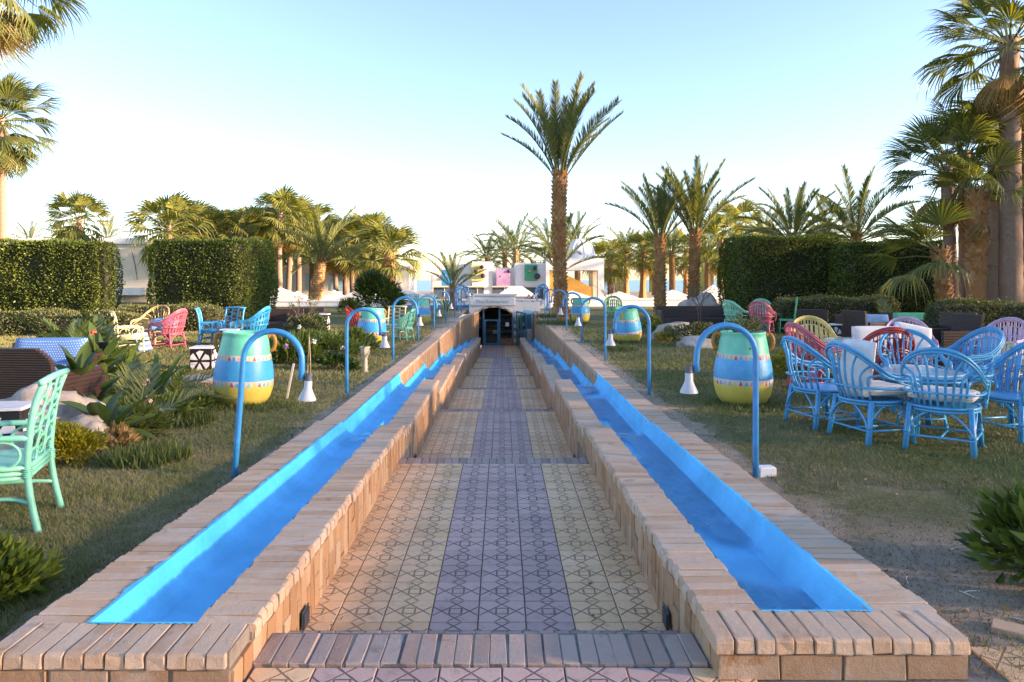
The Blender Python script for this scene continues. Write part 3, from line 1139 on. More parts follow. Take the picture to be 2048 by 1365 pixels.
# room inside
rm = MB()
rx0, rx1, ry1, rz1 = fx0 + .02, fx1 - .02, AY + 4.6, spring + rise + 0.1
rm.quad((rx0, AY + .36, AZ0), (rx1, AY + .36, AZ0), (rx1, ry1, AZ0), (rx0, ry1, AZ0))
rm.quad((rx0, ry1, AZ0), (rx1, ry1, AZ0), (rx1, ry1, rz1), (rx0, ry1, rz1))
rm.quad((rx0, AY + .36, rz1), (rx0, ry1, rz1), (rx1, ry1, rz1), (rx1, AY + .36, rz1))
rm.quad((rx0, AY + .36, AZ0), (rx0, ry1, AZ0), (rx0, ry1, rz1), (rx0, AY + .36, rz1))
rm.quad((rx1, AY + .36, AZ0), (rx1, AY + .36, rz1), (rx1, ry1, rz1), (rx1, ry1, AZ0))
rm.build('inner_room', MT['wood'], ent)
ct = thing('counter', 'brown wooden counter with papers seen through the glass door', 'counter', (gx(985, AY) + .1, AY + 1.6, AZ0))
MB().cbox(-0.45, 0.45, -0.25, 0.25, 0, 0.78, 0.02).build('counter_body', MT['wood'], ct)
MB().cbox(-0.5, 0.5, -0.3, 0.3, 0.783, 0.83, 0.01).build('counter_top', MT['stone_b'], ct)
MB().box(-0.10, 0.12, -0.305, -0.302, 0.52, 0.72).build('paper', MT['white'], ct)
# side cabinet of teal framed glass right of the arch, and the teal gate
cab = thing('display_window', 'teal framed glass display window on the side wall right of the arch', 'window', (fx1 + 0.02, AY - 0.02, AZ0))
f_ = MB()
W2, H2, D2 = 0.42, 1.78, -2.2
for (xa, ya) in ((0, 0), (W2 * .5, D2 * .5), (W2, D2)):
    f_.box(xa, xa + 0.06, ya - 0.06, ya, 0, H2)
for zz in (0, 0.75, H2 - 0.08):
    f_.add([(0, 0, zz), (W2, D2, zz), (W2 + .06, D2, zz), (.06, 0, zz), (0, 0, zz + .08), (W2, D2, zz + .08), (W2 + .06, D2, zz + .08), (.06, 0, zz + .08)],
           [(0, 1, 2, 3), (7, 6, 5, 4), (0, 4, 5, 1), (1, 5, 6, 2), (2, 6, 7, 3), (3, 7, 4, 0)])
f_.build('window_frame', MT['teal'], cab)
MB().quad((0.03, -0.02, 0.1), (W2 + .03, D2, 0.1), (W2 + .03, D2, H2 - .1), (0.03, -0.02, H2 - .1)).build('window_pane', MT['glass'], cab)
MB().box(0.08, W2 + 0.1, D2 * .7, -0.1, 0.0, 0.06).add([(0.12, -0.2, 0.9), (W2 * .8, D2 * .7, 0.9), (W2 * .8, D2 * .7, 1.6), (0.12, -0.2, 1.6)], [(0, 1, 2, 3)]).build('poster', MT['p_green'], cab)
gt = thing('teal_gate', 'teal panel gate with a white post beside the arch, above the right channel', 'gate', (gx(1046, 35.5), 35.5, -1.6))
MB().cbox(0.0, 0.42, -0.04, 0.04, 0.75, 1.45, 0.01).build('gate_panel', MT['teal'], gt)
MB().cbox(0.0, 0.42, -0.05, 0.05, 1.46, 1.66, 0.01).build('gate_rail', MT['letter'], gt)
MB().cbox(0.08, 0.40, -0.06, 0.06, -0.6, 0.74, 0.01).build('post', MT['white'], gt)

# ---- low white walls with mural panels and swelling tops ------------------
def low_wall(x0, x1, y0, y1, z1, label, mounds, th=0.3):
    L = math.hypot(x1 - x0, y1 - y0)
    r = thing('garden_wall', label, 'wall', (x0, y0, -0.1), math.atan2(y1 - y0, x1 - x0), 'low white garden walls')
    MB().box(0, L, 0, th, -0.3, z1 + 0.1).build('wall_body', MT['white'], r)
    MB().cbox(-0.03, L + 0.03, -0.05, th + 0.05, z1 + 0.103, z1 + 0.19, 0.015).build('wall_coping', MT['white'], r)
    for (px, wd, hh) in mounds:
        a = px
        n = 10
        m_ = MB()
        zb = z1 + 0.193
        pr = [(a - wd / 2, 0)] + [(a - wd / 2 + wd * k / n, hh * (1 - abs(2 * k / n - 1)) ** 0.85) for k in range(1, n)] + [(a + wd / 2, 0)]
        v = [(x, 0.0, zb + z) for x, z in pr] + [(x, th, zb + z) for x, z in pr]
        q = len(pr)
        f = [tuple(range(q - 1, -1, -1)), tuple(q + i for i in range(q))] + [(i, i + 1, q + i + 1, q + i) for i in range(q - 1)]
        m_.add([(x, y, z) for x, y, z in v], f)
        m_.build('wall_mound', MT['white'], r)
    return r

wl = low_wall(gx(500, 42), gx(735, 42), 42, 42, gz(604, 42), 'low white garden wall with peaked tops behind the dark sofas and left hedge', [(1.7, 3.4, 0.72), (6.0, 2.2, 0.5)])
wm = low_wall(gx(735, 41), gx(938, 41), 41, 41, gz(602, 41), 'low white wall painted with a pale blue mural and blue lettering left of the arch', [(2.2, 3.2, 0.55)])
wr = low_wall(gx(1031, 40), gx(1090, 40), 40, 40, gz(602, 40), 'short white mural wall behind the row of blue lamps right of the arch', [])
ww = low_wall(gx(1090, 43), gx(1530, 43), 43, 43, gz(600, 43), 'long low white wall with scalloped top behind the palms and right hand pots',
              [(1.6, 2.6, 0.45), (4.4, 2.4, 0.40), (7.6, 2.6, 0.5), (10.0, 2.0, 0.8), (12.2, 2.2, 0.6)])
# mural: waves, boats and letters on the left, brown figures on the right (flat paint)
def mural(parent, L, H, seed, mats, nb_=16, y=-0.006):
    rr = random.Random(seed)
    m_ = MB()
    for k in range(nb_):
        cx, cz_ = rr.uniform(.2, L - .2), rr.uniform(0.1, H - 0.15)
        w2, h2 = rr.uniform(.06, .22), rr.uniform(.06, .26)
        n = 9
        pts = [(cx + w2 * math.cos(2 * PI * i / n) * rr.uniform(.5, 1), y - 0.0004 * k, cz_ + h2 * math.sin(2 * PI * i / n) * rr.uniform(.5, 1)) for i in range(n)]
        m_.add(pts, [tuple(range(n))], rr.randrange(len(mats)))
    m_.build('mural_paint', mats, parent)
Lm = gx(938, 41) - gx(735, 41)
MB().box(1.6, Lm - .02, -0.004, -0.001, 0.32, gz(602, 41) + 0.08).build('mural_ground', MT['skyblue'], wm)
mural(wm, Lm, 1.0, 3, [MT['white'], MT['letter'], MT['hold2'], MT['p_green']], 26, -0.007)
MB().box(2.2, Lm, -0.12, -0.008, -0.1, 0.22).build('blue_bench', MT['p_blue'], wm)
text_obj('PKBL', 0.42, MT['letter'], wm, (gx(826, 41) - gx(735, 41), -0.02, gz(597, 41) + 0.18), ext=0.006, sx=1.0)
mural(wr, 1.6, 0.9, 5, [MT['hold'], MT['hold2'], MT['skyblue'], MT['stone_b']], 12)

# ---- pool building with climbing panels --------------------------------------
BY = 52.0
bl = thing('pool_building', 'white stepped pool building with coloured climbing panels facing the garden', 'building', (0, BY, 0))
def bx(px0, px1, py0, py1, d=BY):
    return gx(px0, d), gx(px1, d), gz(py1, d), gz(py0, d)
def block(px0, px1, ptop, pbot, y0, y1, name='wall', mat='white'):
    x0, x1, z0, z1 = bx(px0, px1, ptop, pbot)
    return MB().box(x0, x1, y0, y1, z0, z1).build(name, MT[mat], bl)
block(862, 945, 528, 620, 0.0, 5)
block(945, 985, 524, 620, -0.3, 5)
block(985, 1030, 536, 620, 0.02, 5)
block(1030, 1092, 527, 620, -0.32, 5)
# openings under the panels
for (a, b) in ((868, 902), (932, 968), (986, 1022), (1048, 1086)):
    x0, x1, z0, z1 = bx(a, b, 575, 604)
    f = MB().box(x0, x1, -0.36, -0.30, z0, z1).build('window', MT['shade'], bl)
    MB().box(x0 - .05, x1 + .05, -0.55, -0.364, z1 + .003, z1 + 0.10).build('window_canopy', MT['cream'], f)
    MB().box(x0 + (x1 - x0) * .62, x0 + (x1 - x0) * .66, -0.39, -0.364, z0, z1).build('mullion', MT['white'], f)
for nm_, (a, b, c, e), holds in (('p_blue', (884, 906, 540, 572), [(890, 552, .2, 1)]),
                          ('p_yellow', (943, 968, 530, 562), [(950, 543, .3, 0), (962, 535, .32, 0), (962, 552, .36, 0)]),
                          ('p_pink', (993, 1020, 540, 572), [(1014, 543, .32, 0), (1000, 553, .22, 1), (1014, 563, .34, 0)]),
                          ('p_green', (1049, 1074, 530, 562), [(1067, 537, .32, 0), (1056, 543, .25, 1), (1068, 553, .45, 0)])):
    x0, x1, z0, z1 = bx(a, b, c, e)
    p = MB().cbox(x0, x1, -0.44, -0.34, z0, z1, 0.01).build('climbing_panel', MT[nm_], bl)
    for (px, py, r_, pale) in holds:
        h = MB().lathe([(0.001, 0), (r_ * .35, r_ * .12), (r_ * .5, r_ * .5), (r_ * .35, r_ * .85), (0.001, r_)], 8)
        o = h.build('climbing_hold', MT['hold2' if pale else 'hold'], p, smooth=True)
        o.location = (gx(px, BY), -0.44, gz(py, BY))
        o.rotation_euler = (PI / 2, random.uniform(-.3, .3), random.uniform(0, 3))
# pyramid roof in front of it
py_ = thing('pyramid_roof', 'low white pyramid roof between the restaurant sign and the pool building', 'roof', (gx(1033, 44), 45.2, 0))
zb, zt_ = gz(593, 44), gz(573, 44)
MB().box(-0.95, 0.95, -1.2, 1.0, -0.1, zb).build('wall', MT['white'], py_)
MB().add([(-1.25, -1.4, zb + .003), (1.25, -1.4, zb + .003), (1.25, 1.2, zb + .003), (-1.25, 1.2, zb + .003), (-.35, -.2, zt_), (.35, -.2, zt_), (.35, .2, zt_), (-.35, .2, zt_)],
         [(3, 2, 1, 0), (4, 5, 6, 7), (0, 1, 5, 4), (1, 2, 6, 5), (2, 3, 7, 6), (3, 0, 4, 7)]).build('roof', MT['white'], py_)
wfr = MB()
# pavilion with dome, columns and the orange stair flank
pv = thing('dome_pavilion', 'white open pavilion with a ribbed dome and orange stair wall behind the tall palm', 'pavilion', (0, 51, 0))
PD = 51.0
def pbx(a, b, c, e):
    return gx(a, PD), gx(b, PD), gz(e, PD), gz(c, PD)
x0, x1, z0, z1 = pbx(1092, 1208, 517, 541)
MB().box(x0, x1, 0, 4, z0, z1).build('roof_beam', MT['white'], pv)
x0, x1, z0, z1 = pbx(1092, 1099, 541, 620); MB().box(x0, x1, 0, 4, z0, z1 - .003).build('wall', MT['white'], pv)
x0, x1, z0, z1 = pbx(1196, 1208, 541, 620); MB().box(x0, x1, 0, 0.6, z0, z1 - .003).build('column', MT['white'], pv)
x0, x1, z0, z1 = pbx(1183, 1190, 541, 620); MB().box(x0, x1, 1.2, 1.6, z0, z1 - .003).build('column', MT['cream'], pv)
x0, x1, z0, z1 = pbx(1196, 1206, 541, 620); MB().box(x0, x1, 3.2, 3.7, z0, z1 - .003).build('column', MT['cream'], pv)
xa, xb, za, zb2 = pbx(1099, 1116, 542, 620); MB().box(xa, xb, 0.10, 0.3, za, zb2).build('stair_wall', MT['orange'], pv)
xa, xb = gx(1116, PD), gx(1186, PD)
v = [(xa, .1, gz(541, PD)), (xb, .1, gz(576, PD)), (xb, .1, -0.2), (xa, .1, -0.2)]
v += [(a, .3, c) for a, b, c in v]
MB().add(v, [(3, 2, 1, 0), (4, 5, 6, 7), (0, 1, 5, 4), (1, 2, 6, 5), (2, 3, 7, 6), (3, 0, 4, 7)]).build('stair_wall', MT['orange'], pv)
zd = gz(517, PD)
dr = (gx(1199, PD) - gx(1133, PD)) / 2
pr = [(dr * math.cos(a) ** 0.9 if a < PI / 2 - .01 else 0.001, dr * 1.22 * math.sin(a)) for a in [PI / 2 * k / 12 for k in range(13)]]
dm = MB().lathe(pr, 32, M=Matrix.Translation((gx(1166, PD), 2, zd + .003))).build('dome', MT['white'], pv, smooth=True)
for k in range(8):
    a = 2 * PI * k / 8 + .2
    MB().tube([(gx(1166, PD) + r_ * 1.01 * math.cos(a), 2 + r_ * 1.01 * math.sin(a), zd + z_ + .01) for r_, z_ in pr], 0.035, 5).build('dome_rib', MT['white'], dm)
rl = MB()
for k in range(2):
    rl.box(gx(1062, PD), gx(1092, PD), 1.0, 1.05, gz(522, PD) - k * .12, gz(522, PD) - k * .12 + .05)
for px in (1063, 1072, 1082):
    rl.box(gx(px, PD), gx(px, PD) + .05, 1.06, 1.1, gz(530, PD), gz(521, PD))
rl.build('brown_railing', MT['wood'], pv)

# ---- white villa glimpsed between the left hedges, and roofs behind them ----------
vl = thing('white_villa', 'white villa with a low balcony seen in the gap between the left hedges', 'villa', (gx(262, 50), 50, 0))
MB().box(-2.2, 3.0, 0, 5, -0.1, gz(496, 50)).build('wall', MT['cream'], vl)
MB().box(-0.75, 1.4, -1.1, -0.003, gz(590, 50), gz(576, 50)).build('balcony', MT['white'], vl)
MB().box(-0.70, -0.45, -1.0, -0.01, -0.1, gz(591, 50)).build('pillar', MT['white'], vl)
MB().tube([(0.1, -0.05, gz(505, 50)), (0.3, -0.05, gz(530, 50)), (0.45, -.05, gz(560, 50))], 0.02, 5).build('cable', MT['dark'], vl)
rf = thing('low_roof_house', 'long pale house roof just above the left hedge', 'house', (gx(60, 60), 62, 0))
MB().box(-5.0, 8.5, 0, 5, -0.1, gz(486, 60)).build('wall', MT['cream'], rf)
MB().cbox(-5.2, 8.7, -0.2, 5.2, gz(486, 60) + .003, gz(474, 60), 0.05).build('roof', MT['white'], rf)
bk = thing('pale_building', 'pale low building half hidden behind the sunlit palm trunks', 'building', (gx(620, 66), 66, 0))
MB().box(-6, 9, 0, 6, -0.1, 2.6).build('wall', MT['white'], bk)
for k in range(6):
    MB().box(-5 + k * 2.3, -3.7 + k * 2.3, -0.06, -0.004, 0.6, 2.1).build('window', MT['skyblue'], bk)
MB().cbox(-6.2, 9.2, -0.2, 6.2, 2.603, 2.8, .03).build('roof', MT['white'], bk)
# sunlit white tents on the terrace behind the left wall
for i, (px, d, wd, hh, lb) in enumerate(((668, 47, 2.0, 0.75, 'white peaked sunshade glowing in the sun behind the low wall'), (738, 49, 2.4, 0.8, 'white peaked sunshade beside the dark leafy bush'), (595, 48.5, 2.2, .7, 'white peaked sunshade behind the three slim palm trunks'))):
    tt = thing('sunshade', lb, 'sunshade', (gx(px, d), d, 0), 0.2 * i, 'white sunshades behind the wall')
    z0 = gz(603, d)
    MB().add([(-wd / 2, -wd / 2, z0), (wd / 2, -wd / 2, z0), (wd / 2, wd / 2, z0), (-wd / 2, wd / 2, z0), (0, 0, z0 + hh)], [(0, 1, 4), (1, 2, 4), (2, 3, 4), (3, 0, 4)]).build('canopy', MT['white'], tt)
    MB().tube([(0, 0, -.1), (0, 0, z0 + hh - .03)], .03, 6).build('pole', MT['white'], tt)


# ================================================================== VEGETATION
MT['hedge'] = M_leaf('hedge leaf', [(0.15, (0.060, 0.088, 0.019)), (0.5, (0.115, 0.165, 0.032)), (0.95, (0.18, 0.23, 0.045))], 0.45, 0.25)
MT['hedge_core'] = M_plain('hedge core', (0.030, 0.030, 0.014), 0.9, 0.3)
MT['lowhedge'] = M_leaf('low hedge leaf', [(0.15, (0.045, 0.065, 0.022)), (0.5, (0.10, 0.12, 0.045)), (0.85, (0.20, 0.19, 0.075)), (1.0, (0.33, 0.27, 0.10))], 0.5, 0.25)
MT['fan'] = M_leaf('fan palm leaf', [(0.15, (0.065, 0.095, 0.028)), (0.55, (0.12, 0.15, 0.045)), (0.95, (0.21, 0.20, 0.06))], 0.45, 0.33)
MT['date'] = M_leaf('date palm leaf', [(0.15, (0.085, 0.11, 0.045)), (0.55, (0.145, 0.17, 0.06)), (0.95, (0.24, 0.24, 0.085))], 0.45, 0.28)
MT['dry'] = M_leaf('dry palm leaf', [(0.15, (0.20, 0.12, 0.045)), (0.95, (0.40, 0.26, 0.10))], 0.6, 0.25, (1.2, 1.0, 0.6))
MT['broad'] = M_leaf('broad leaf', [(0.15, (0.022, 0.050, 0.014)), (0.55, (0.050, 0.095, 0.022)), (0.95, (0.11, 0.15, 0.035))], 0.32, 0.22)
MT['strap'] = M_leaf('strap leaf', [(0.15, (0.06, 0.10, 0.022)), (0.95, (0.15, 0.20, 0.05))], 0.35, 0.28)
MT['cycad'] = M_leaf('cycad leaf', [(0.15, (0.05, 0.085, 0.03)), (0.95, (0.11, 0.16, 0.055))], 0.4, 0.2)
MT['yellow'] = M_leaf('golden leaf', [(0.15, (0.17, 0.15, 0.012)), (0.6, (0.30, 0.26, 0.025)), (0.95, (0.44, 0.38, 0.05))], 0.5, 0.3)
MT['shrub'] = M_leaf('shrub leaf', [(0.15, (0.035, 0.065, 0.015)), (0.6, (0.085, 0.13, 0.025)), (0.95, (0.18, 0.22, 0.04))], 0.38, 0.28)
MT['tuft'] = M_leaf('tuft blade', [(0.15, (0.05, 0.085, 0.020)), (0.95, (0.13, 0.16, 0.045))], 0.5, 0.2)
MT['litter'] = M_leaf('soil crumb', [(0.1, (0.12, 0.08, 0.055)), (0.9, (0.36, 0.28, 0.21))], 0.9, 0.05)
MT['bark'] = M_brick('smooth palm bark', [(0.0, (0.24, 0.15, 0.105)), (1.0, (0.30, 0.20, 0.145))], stain=(0.15, 0.08, 0.05), stain_amt=0.5, pale=(0.36, 0.28, 0.22), pale_amt=0.4)
MT['boot'] = M_brick('palm boots', [(0.0, (0.34, 0.145, 0.05)), (0.6, (0.46, 0.215, 0.08)), (1.0, (0.54, 0.32, 0.15))], stain=(0.09, 0.045, 0.025), stain_amt=0.6, pale=(0.42, 0.33, 0.23), pale_amt=0.35)
MT['twig'] = M_plain('twig', (0.16, 0.11, 0.075), 0.8, 0.25)
MT['rock'] = M_plain('rock', (0.40, 0.34, 0.29), 0.9, 0.22, 3.0, 14, 0.9, dirt=((0.20, 0.13, 0.09), 0.7))
MT['petal_w'] = M_plain('white petal', (0.7, 0.68, 0.62), 0.6, 0.06)
MT['petal_v'] = M_plain('violet petal', (0.42, 0.22, 0.45), 0.6, 0.15)
MT['petal_r'] = M_plain('red petal', (0.55, 0.06, 0.03), 0.6, 0.15)
MT['petal_p'] = M_plain('pink petal', (0.70, 0.36, 0.32), 0.6, 0.12)

# ---------------------------------------------------------------- palm parts
def ribbon(V, Fq, a, b, wv, t0=1.0, t1=0.15, mid=None, sag=0.0):
    """thin two-piece leaflet from a to b"""
    m_ = (a + b) * 0.5 + Vector((0, 0, sag)) if mid is None else mid
    n = len(V)
    V += [a - wv * t0 * .6, a + wv * t0 * .6, m_ - wv * t0, m_ + wv * t0, b - wv * t1, b + wv * t1]
    Fq += [(n, n + 1, n + 3, n + 2), (n + 2, n + 3, n + 5, n + 4)]

def date_frond(Ln, bend, seed, nl=60, lw=0.018, ll=0.44, vee=0.65, mat='date', twist=0.0):
    """rachis along +x, arching towards -z; leaflets in two ranks"""
    rr = random.Random(seed)
    V, Fq = [], []
    pts = []
    x = z = 0.0
    y = 0.0
    ang = 0.0
    n = 12
    for i in range(n + 1):
        pts.append(Vector((x, y, z)))
        ang = -bend * (i / n) ** 1.3
        x += Ln / n * math.cos(ang)
        z += Ln / n * math.sin(ang)
        y += twist * (i / n) * Ln / n
    mb = MB()
    mb.tube(pts, [0.032 * (Ln / 3) * (1 - 0.9 * i / n) + 0.002 for i in range(n + 1)], 4, cap=False)
    for k in range(nl):
        t = 0.16 + 0.83 * k / (nl - 1)
        q = t * n
        i = min(int(q), n - 1)
        p = pts[i].lerp(pts[i + 1], q - i)
        T = (pts[i + 1] - pts[i]).normalized()
        up = Vector((0, 1, 0)).cross(T) * -1
        if up.z < 0: up = -up
        l = ll * (Ln / 3) * (math.sin(min(1, (t - .1) / .35) * PI / 2)) * (1 - 0.55 * max(0, (t - .45) / .55) ** 1.4) * rr.uniform(.85, 1.12)
        for sgn in (-1, 1):
            d = (Vector((0, sgn, 0)) * rr.uniform(.75, .95) + T * rr.uniform(.55, .85) * (1 + t) + up * vee * rr.uniform(.5, 1.2)).normalized()
            e = p + d * l + Vector((0, 0, -0.10 * l))
            wv = T.cross(d).cross(d).normalized() * lw * (Ln / 3)
            ribbon(V, Fq, p, e, wv)
    mb.add(V, Fq)
    return mb.mesh('frond', MT[mat])

def fan_frond(Rd, seed, pet=0.9, nseg=26, spread_=2.4, droop=0.35, mat='fan', fold=0.25):
    """petiole along +x, then a fan of folded segments with drooping tips"""
    rr = random.Random(seed)
    mb = MB()
    P0 = Vector((0, 0, 0))
    P1 = Vector((pet, 0, -0.10 * pet))
    mb.tube([P0, Vector((pet * .5, 0, 0.0)), P1], [0.024, 0.018, 0.012], 4, cap=False)
    V, Fq = [], []
    for k in range(nseg):
        a = spread_ * ((k + .5) / nseg - 0.5) * 1.0
        a += rr.uniform(-.02, .02)
        l = Rd * (0.80 + 0.25 * math.cos(a)) * rr.uniform(.9, 1.08)
        d = Vector((math.cos(a), math.sin(a), 0.10 - fold * abs(math.sin(a))))
        d.normalize()
        side = Vector((-math.sin(a), math.cos(a), 0))
        w0 = 0.62 * l * spread_ / nseg * .5
        m1 = P1 + d * l * 0.55 + Vector((0, 0, -0.02 * l))
        tip = P1 + d * l * rr.uniform(.9, 1.0) + Vector((0, 0, -droop * l * rr.uniform(.6, 1.3)))
        m2 = P1 + d * l * .80 + Vector((0, 0, -droop * .35 * l))
        n = len(V)
        tilt = Vector((0, 0, (0.3 if k % 2 else -0.3) * w0))
        V += [P1 + d * .02, m1 - side * w0 + tilt, m1 + side * w0 - tilt, m2 - side * w0 * .55, m2 + side * w0 * .55, tip]
        Fq += [(n, n + 1, n + 2), (n + 1, n + 3, n + 4, n + 2), (n + 3, n + 5, n + 4)]
    mb.add(V, Fq)
    return mb.mesh('frond', MT[mat])

DF = [date_frond(3.0, b, i, twist=tw) for i, (b, tw) in enumerate(((0.35, .1), (0.6, -.12), (0.85, .08), (1.15, -.1), (0.5, .25)))]
DFfar = [date_frond(3.0, b, 20 + i, nl=22, lw=0.035, ll=.50, twist=tw) for i, (b, tw) in enumerate(((0.6, .1), (0.9, -.15), (1.3, .1)))]
FF = [fan_frond(1.0, i, pet=p, droop=d) for i, (p, d) in enumerate(((0.9, .25), (1.0, .45), (0.8, .35), (1.1, .6)))]
FFdry = [fan_frond(0.9, 30 + i, pet=.7, droop=.9, mat='dry', spread_=1.7, fold=.6) for i in range(2)]
MT['fan_far_sunlit'] = M_leaf('sun-gilded fan palm leaf', [(0.15, (0.085, 0.115, 0.030)), (0.55, (0.17, 0.185, 0.048)), (0.95, (0.30, 0.27, 0.075))], 0.5, 0.36)  # far leaf colour lightened and yellowed: the low sun's gold is painted in
FFfar = [fan_frond(1.0, 40 + i, pet=.8, nseg=15, mat='fan_far_sunlit', droop=d) for i, d in enumerate((.3, .5, .7))]

TRK = {}
def trunk_mesh(H, r0, r1, kind, bend, seed, lean=(0, 0)):
    """tapered trunk; kind 'smooth' is ringed, 'boot' has stubs of old leaf bases, 'mix' is boots above smooth"""
    rr = random.Random(seed)
    mb = MB()
    n = max(8, int(H / 0.22)) if kind != 'far' else 6
    ns = 14 if kind != 'far' else 8
    c = lambda t: Vector((lean[0] * t + bend * math.sin(PI * t) , lean[1] * t, H * t))
    pts, rad = [], []
    for i in range(n + 1):
        t = i / n
        pts.append(c(t))
        fl = 1 + 0.35 * max(0, 1 - t * H / 0.7) ** 2
        rad.append((r0 + (r1 - r0) * t) * fl * (1 + (0.03 if i % 2 else -0.015)))
    mb.tube(pts, rad, ns)
    if kind in ('boot', 'mix'):
        t0 = 0.0 if kind == 'boot' else 0.35
        rows = int(H * (1 - t0) / 0.14)
        for k in range(rows):
            t = t0 + (1 - t0) * (k + .5) / rows
            r = (r0 + (r1 - r0) * t)
            m = 9
            for j in range(m):
                a = 2 * PI * (j + (k % 2) * .5) / m + rr.uniform(-.12, .12)
                o = Vector((math.cos(a), math.sin(a), 0))
                s = Vector((-math.sin(a), math.cos(a), 0))
                p = c(t) + o * r * 0.93
                w2, h, ou = r * .30 * rr.uniform(.7, 1.1), 0.15 * rr.uniform(.8, 1.2), rr.uniform(.05, .11)
                b = len(mb.v)
                mb.add([p - s * w2, p + s * w2, p - s * w2 * .7 + Vector((0, 0, h)) + o * ou, p + s * w2 * .7 + Vector((0, 0, h)) + o * ou,
                        p - s * w2 * .6 + Vector((0, 0, h * 1.05)), p + s * w2 * .6 + Vector((0, 0, h * 1.05))],
                       [(0, 1, 3, 2), (2, 3, 5, 4), (0, 2, 4), (1, 5, 3)])
    return mb.mesh('trunk', MT['bark' if kind == 'smooth' else 'boot'], smooth=(kind == 'smooth'))

def palm(kind, label, x, y, H, r0, r1, tk='boot', bend=0.0, lean=(0, 0), nf=34, size=1.0, el=(10, 80), seed=0, dry=0, far=False, group=None, az_bias=None, cat='palm tree', zbase=-0.08, pet_up=0.0, el_pow=1.0, upright=False):
    """el: lowest and highest frond elevation in degrees"""
    rr = random.Random(1000 + seed)
    nm = {'date': 'date_palm', 'fan': 'fan_palm'}[kind]
    root = thing(nm, label, cat, (x, y, zbase), 0, group)
    link_mesh('trunk', trunk_mesh(H, r0, r1, tk, bend, seed, lean), root)
    top = Vector((lean[0], lean[1], H))
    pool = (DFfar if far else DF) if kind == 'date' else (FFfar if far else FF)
    ga = 2.39996
    for k in range(nf + dry):
        isdry = k >= nf
        t = k / max(1, nf - 1) if not isdry else 0
        e = el[0] + (el[1] - el[0]) * (t ** el_pow)
        if isdry: e = rr.uniform(-80, -50)
        e = R(e + rr.uniform(-7, 7))
        az = k * ga + rr.uniform(-.25, .25)
        if az_bias is not None: az = az_bias + rr.uniform(-1.3, 1.3)
        me = rr.choice(FFdry if isdry else pool)
        if kind == 'date':
            # outer (low) fronds use the more arching meshes
            if upright: pool = [DF[0], DF[4], DF[1], DF[2]]
            me = pool[min(len(pool) - 1, int((1 - t) * len(pool) * .999))] if rr.random() < .7 else rr.choice(pool)
        o = link_mesh('frond', me, root)
        o.location = top + Vector((math.cos(az) * r1 * .6, math.sin(az) * r1 * .6, -0.35 * (1 - t) * size + pet_up))
        # world = Rz(az) * Ry(-e) * Rx(roll)
        M = Matrix.Rotation(az, 4, 'Z') @ Matrix.Rotation(-e, 4, 'Y') @ Matrix.Rotation(rr.uniform(-.5, .5), 4, 'X')
        o.rotation_euler = M.to_euler()
        s = size * rr.uniform(.85, 1.1) * (0.8 if t > .93 else 1)
        o.scale = (s, s, s)
    return root

# ---- the tall date palm by the right row of lamps, and its upright crown -------------
Dp = 26.4
palm('date', 'tall date palm with rough orange brown trunk and upright crown beside the right lamps', gx(1127, Dp), Dp, gz(345, Dp) + .1, 0.205, 0.25, 'boot', -0.10, (-0.12, 0), 24, 1.10, (52, 88), 1, pet_up=0.1, el_pow=.75, upright=True)
# a slimmer trunk behind it
palm('date', 'young date palm with spreading fronds directly behind the tall date palm', gx(1117, 33), 33, 2.2, 0.22, 0.2, 'boot', 0, (0.05, 0), 12, .85, (30, 80), 2, pet_up=.1)
palm('date', 'date palm with windswept crown, nearer the arch of the two on the right lawn', gx(1320, 30), 30, gz(472, 30) + .1, 0.23, 0.19, 'boot', 0.0, (0, 0), 21, 0.92, (55, 89), 3, upright=True, group='pair of date palms on the right lawn')
palm('date', 'date palm with bright tufted crown, nearer the hedge of the two on the right lawn', gx(1385, 30), 30, gz(462, 30) + .1, 0.22, 0.19, 'boot', 0.0, (.12, 0), 21, 1.02, (58, 89), 4, upright=True, group='pair of date palms on the right lawn')
palm('date', 'small young date palm standing in front of the blue climbing panel', gx(905, 38.6), 38.6, 1.35, 0.13, 0.11, 'boot', 0, (0, 0), 11, 0.72, (38, 85), 5)
# behind the right hedge
palm('date', 'dark bushy date palm crown rising over the middle of the right hedge', gx(1585, 35), 35, gz(475, 35) + .1, 0.25, 0.22, 'boot', 0, (0, 0), 34, 1.0, (5, 80), 6)
palm('date', 'loose arching date palm crown over the right end of the hedge', gx(1712, 35), 35, gz(470, 35) + .1, 0.25, 0.22, 'boot', 0, (0, 0), 24, 1.12, (12, 82), 7)
# the fan palm cluster on the right
palm('fan', 'tallest fan palm at the right, its crown cut off at the top', gx(2022, 22), 22, gz(75, 22) + .1, 0.33, 0.25, 'smooth', 0.0, (-0.05, 0), 36, 1.25, (-28, 75), 8, dry=6)
palm('fan', 'fan palm with smooth pale trunk, first from the hedge in the right cluster', gx(1908, 23), 23, gz(335, 23) + .1, 0.19, 0.17, 'smooth', 0, (-0.25, 0), 22, 1.05, (-12, 75), 9, dry=5)
palm('fan', 'fan palm with dark smooth trunk touching the pale trunk in the right cluster', gx(1932, 23.3), 23.3, gz(300, 23) + .1, 0.20, 0.18, 'smooth', 0, (-0.05, 0), 20, 1.05, (-5, 75), 10, dry=4)
palm('fan', 'fan palm whose trunk is shaggy above and smooth below in the right cluster', gx(1953, 22.4), 22.4, gz(385, 22.4) + .1, 0.27, 0.29, 'mix', 0, (0.0, 0), 13, 0.9, (5, 75), 11, dry=4)
